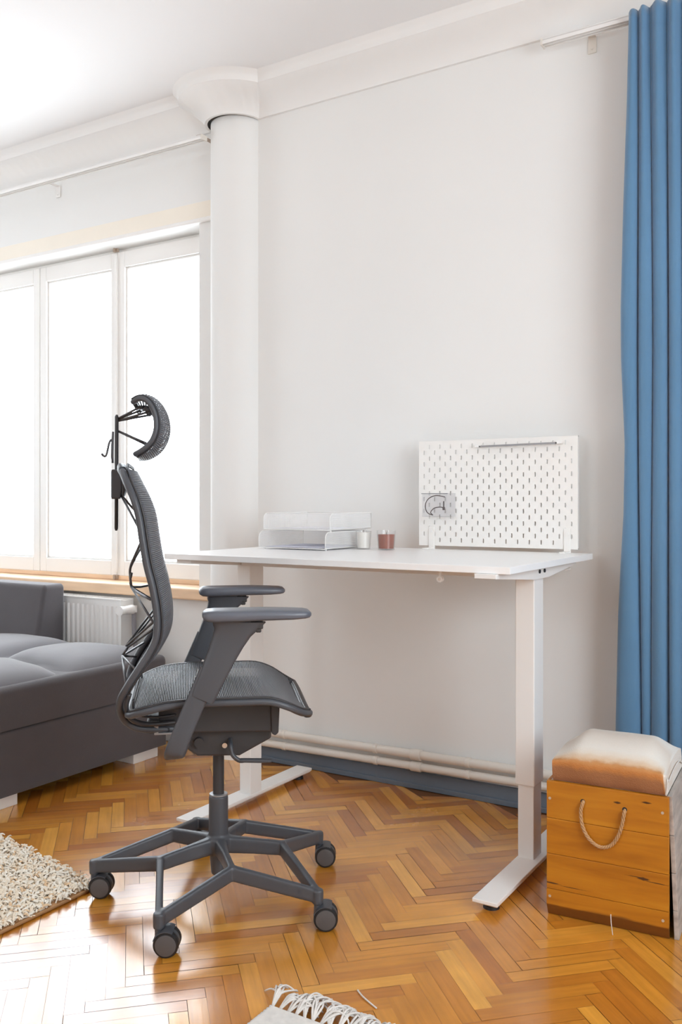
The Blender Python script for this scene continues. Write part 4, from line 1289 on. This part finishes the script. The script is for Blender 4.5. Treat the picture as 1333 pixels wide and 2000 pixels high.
b = MB()
for j in range(21):
    f_ = -0.97+1.94*j/20
    b.sweep([hpt(i, f_) for i in range(0, nh, 2)], 0.0014, 0.001, up=(0, 1, 0), n=4)
b.sweep([hpt(i, -1) for i in range(nh)], 0.005, 0.009, up=(0, 1, 0), n=8); b.sweep([hpt(i, 1) for i in range(nh)], 0.005, 0.009, up=(0, 1, 0), n=8)
b.build('headrest_edge', M_threadx, ch, smooth=True)
b = MB()
for s_ in (-1, 1):
    y = s_*0.045
    b.tube([(-0.2565, 0, 1.2380), (-0.2000, y*0.9, 1.2650), (-0.1930, y, 1.2680)], 0.0030, 8)
    b.tube([(-0.2565, 0, 1.2330), (-0.1750, y, 1.2540)], 0.0029, 8)
    b.tube([(-0.2565, 0, 1.2075), (-0.1830, y, 1.1740)], 0.0030, 8)
b.sweep([(-0.1985, -0.05, 1.2660), (-0.1985, 0.05, 1.2660)], 0.008, 0.006, n=8)
b.sweep([(-0.1880, -0.05, 1.2640), (-0.1740, -0.05, 1.2540)], 0.008, 0.012, n=8); b.sweep([(-0.1880, 0.05, 1.2640), (-0.1740, 0.05, 1.2540)], 0.008, 0.012, n=8)
b.sweep([(-0.1820, -0.125, 1.1690), (-0.1820, 0.125, 1.1690)], 0.007, 0.007, n=8)
b.build('headrest_struts', M_steel, ch, smooth=True)

# armrests
for sgn in (-1, 1):
    Y = sgn*0.283
    b = MB()
    path = catmull([(-0.030, Y, 0.640), (-0.052, Y, 0.590), (-0.078, Y, 0.530), (-0.102, Y, 0.472), (-0.110, Y*0.97, 0.447), (-0.108, Y*0.85, 0.438), (-0.098, Y*0.6, 0.444), (-0.090, Y*0.35, 0.448)], 5)
    n_ = len(path)
    ws = [0.050]*n_; hs = [0.017]*n_
    b.sweep(path, 0.046, 0.015, up=[(0, 1, 0) if p.z > 0.46 else (0, 1, 0.0) if abs(p.y) > abs(Y)*0.93 else (0, 0.1, 1) for p in path][:n_], n=12, pw=3.2)
    arm = b.build('armrest', M_plast, ch, smooth=True, auto=60)
    if sgn == -1: tag(arm, label='armrest on the near side, lit bluish on its pad')
    # outer sleeve, widening into the bracket under the pad
    secs = [(-0.0475, 0.5735, 0.050, 0.021), (-0.044, 0.582, 0.052, 0.023), (-0.024, 0.625, 0.056, 0.024), (-0.003, 0.672, 0.062, 0.025), (0.012, 0.706, 0.070, 0.026), (0.022, 0.725, 0.084, 0.030), (0.033, 0.740, 0.112, 0.036), (0.038, 0.7505, 0.122, 0.040)]
    b = MB(); rs = []
    for i, (x, z, w, th) in enumerate(secs):
        tilt = 0.45 if i < 5 else (0.25 if i == 5 else 0.05)
        r = []
        for k in range(16):
            a = 2*pi*(k+0.5)/16; ca, sa = cos(a), sin(a)
            xx = math.copysign(abs(ca)**0.55, ca)*w/2; yy = math.copysign(abs(sa)**0.55, sa)*th/2
            r.append((x+xx, Y+yy, z-xx*tilt))
        rs.append(r)
    b.rings(rs); b.build('height_sleeve', M_plast, arm, smooth=True, auto=50)
    b = MB(); b.box(0.062, 0.092, Y-0.014, Y+0.014, 0.7325, 0.7505); b.box(0.075, 0.088, Y-0.010, Y+0.010, 0.724, 0.734); b.build('release_button', M_plast2, arm, bevel=0.003)
    # pad
    b = MB(); rs = []
    padx = [(-0.047, 0.5, 0.2), (-0.044, 0.75, 0.6), (-0.036, 0.92, 0.9), (-0.02, 1, 1), (0.03, 1, 1), (0.10, 1.0, 1), (0.16, 0.98, 0.95), (0.188, 0.90, 0.85), (0.198, 0.72, 0.7), (0.203, 0.45, 0.35)]
    for x, fw, fh in padx:
        r = []; cz = 0.766
        for k in range(20):
            a = 2*pi*(k+0.5)/20; ca, sa = cos(a), sin(a)
            hh = (0.0140 if sa > 0 else 0.0150*(1-0.35*max(0, (x-0.02)/0.18)))
            r.append((x, Y+math.copysign(abs(ca)**0.5, ca)*0.044*fw, cz-0.0015*(x > 0.1)+math.copysign(abs(sa)**0.6, sa)*hh*fh))
        rs.append(r)
    b.rings(rs); b.build('arm_pad', M_pad, arm, smooth=True, auto=60)
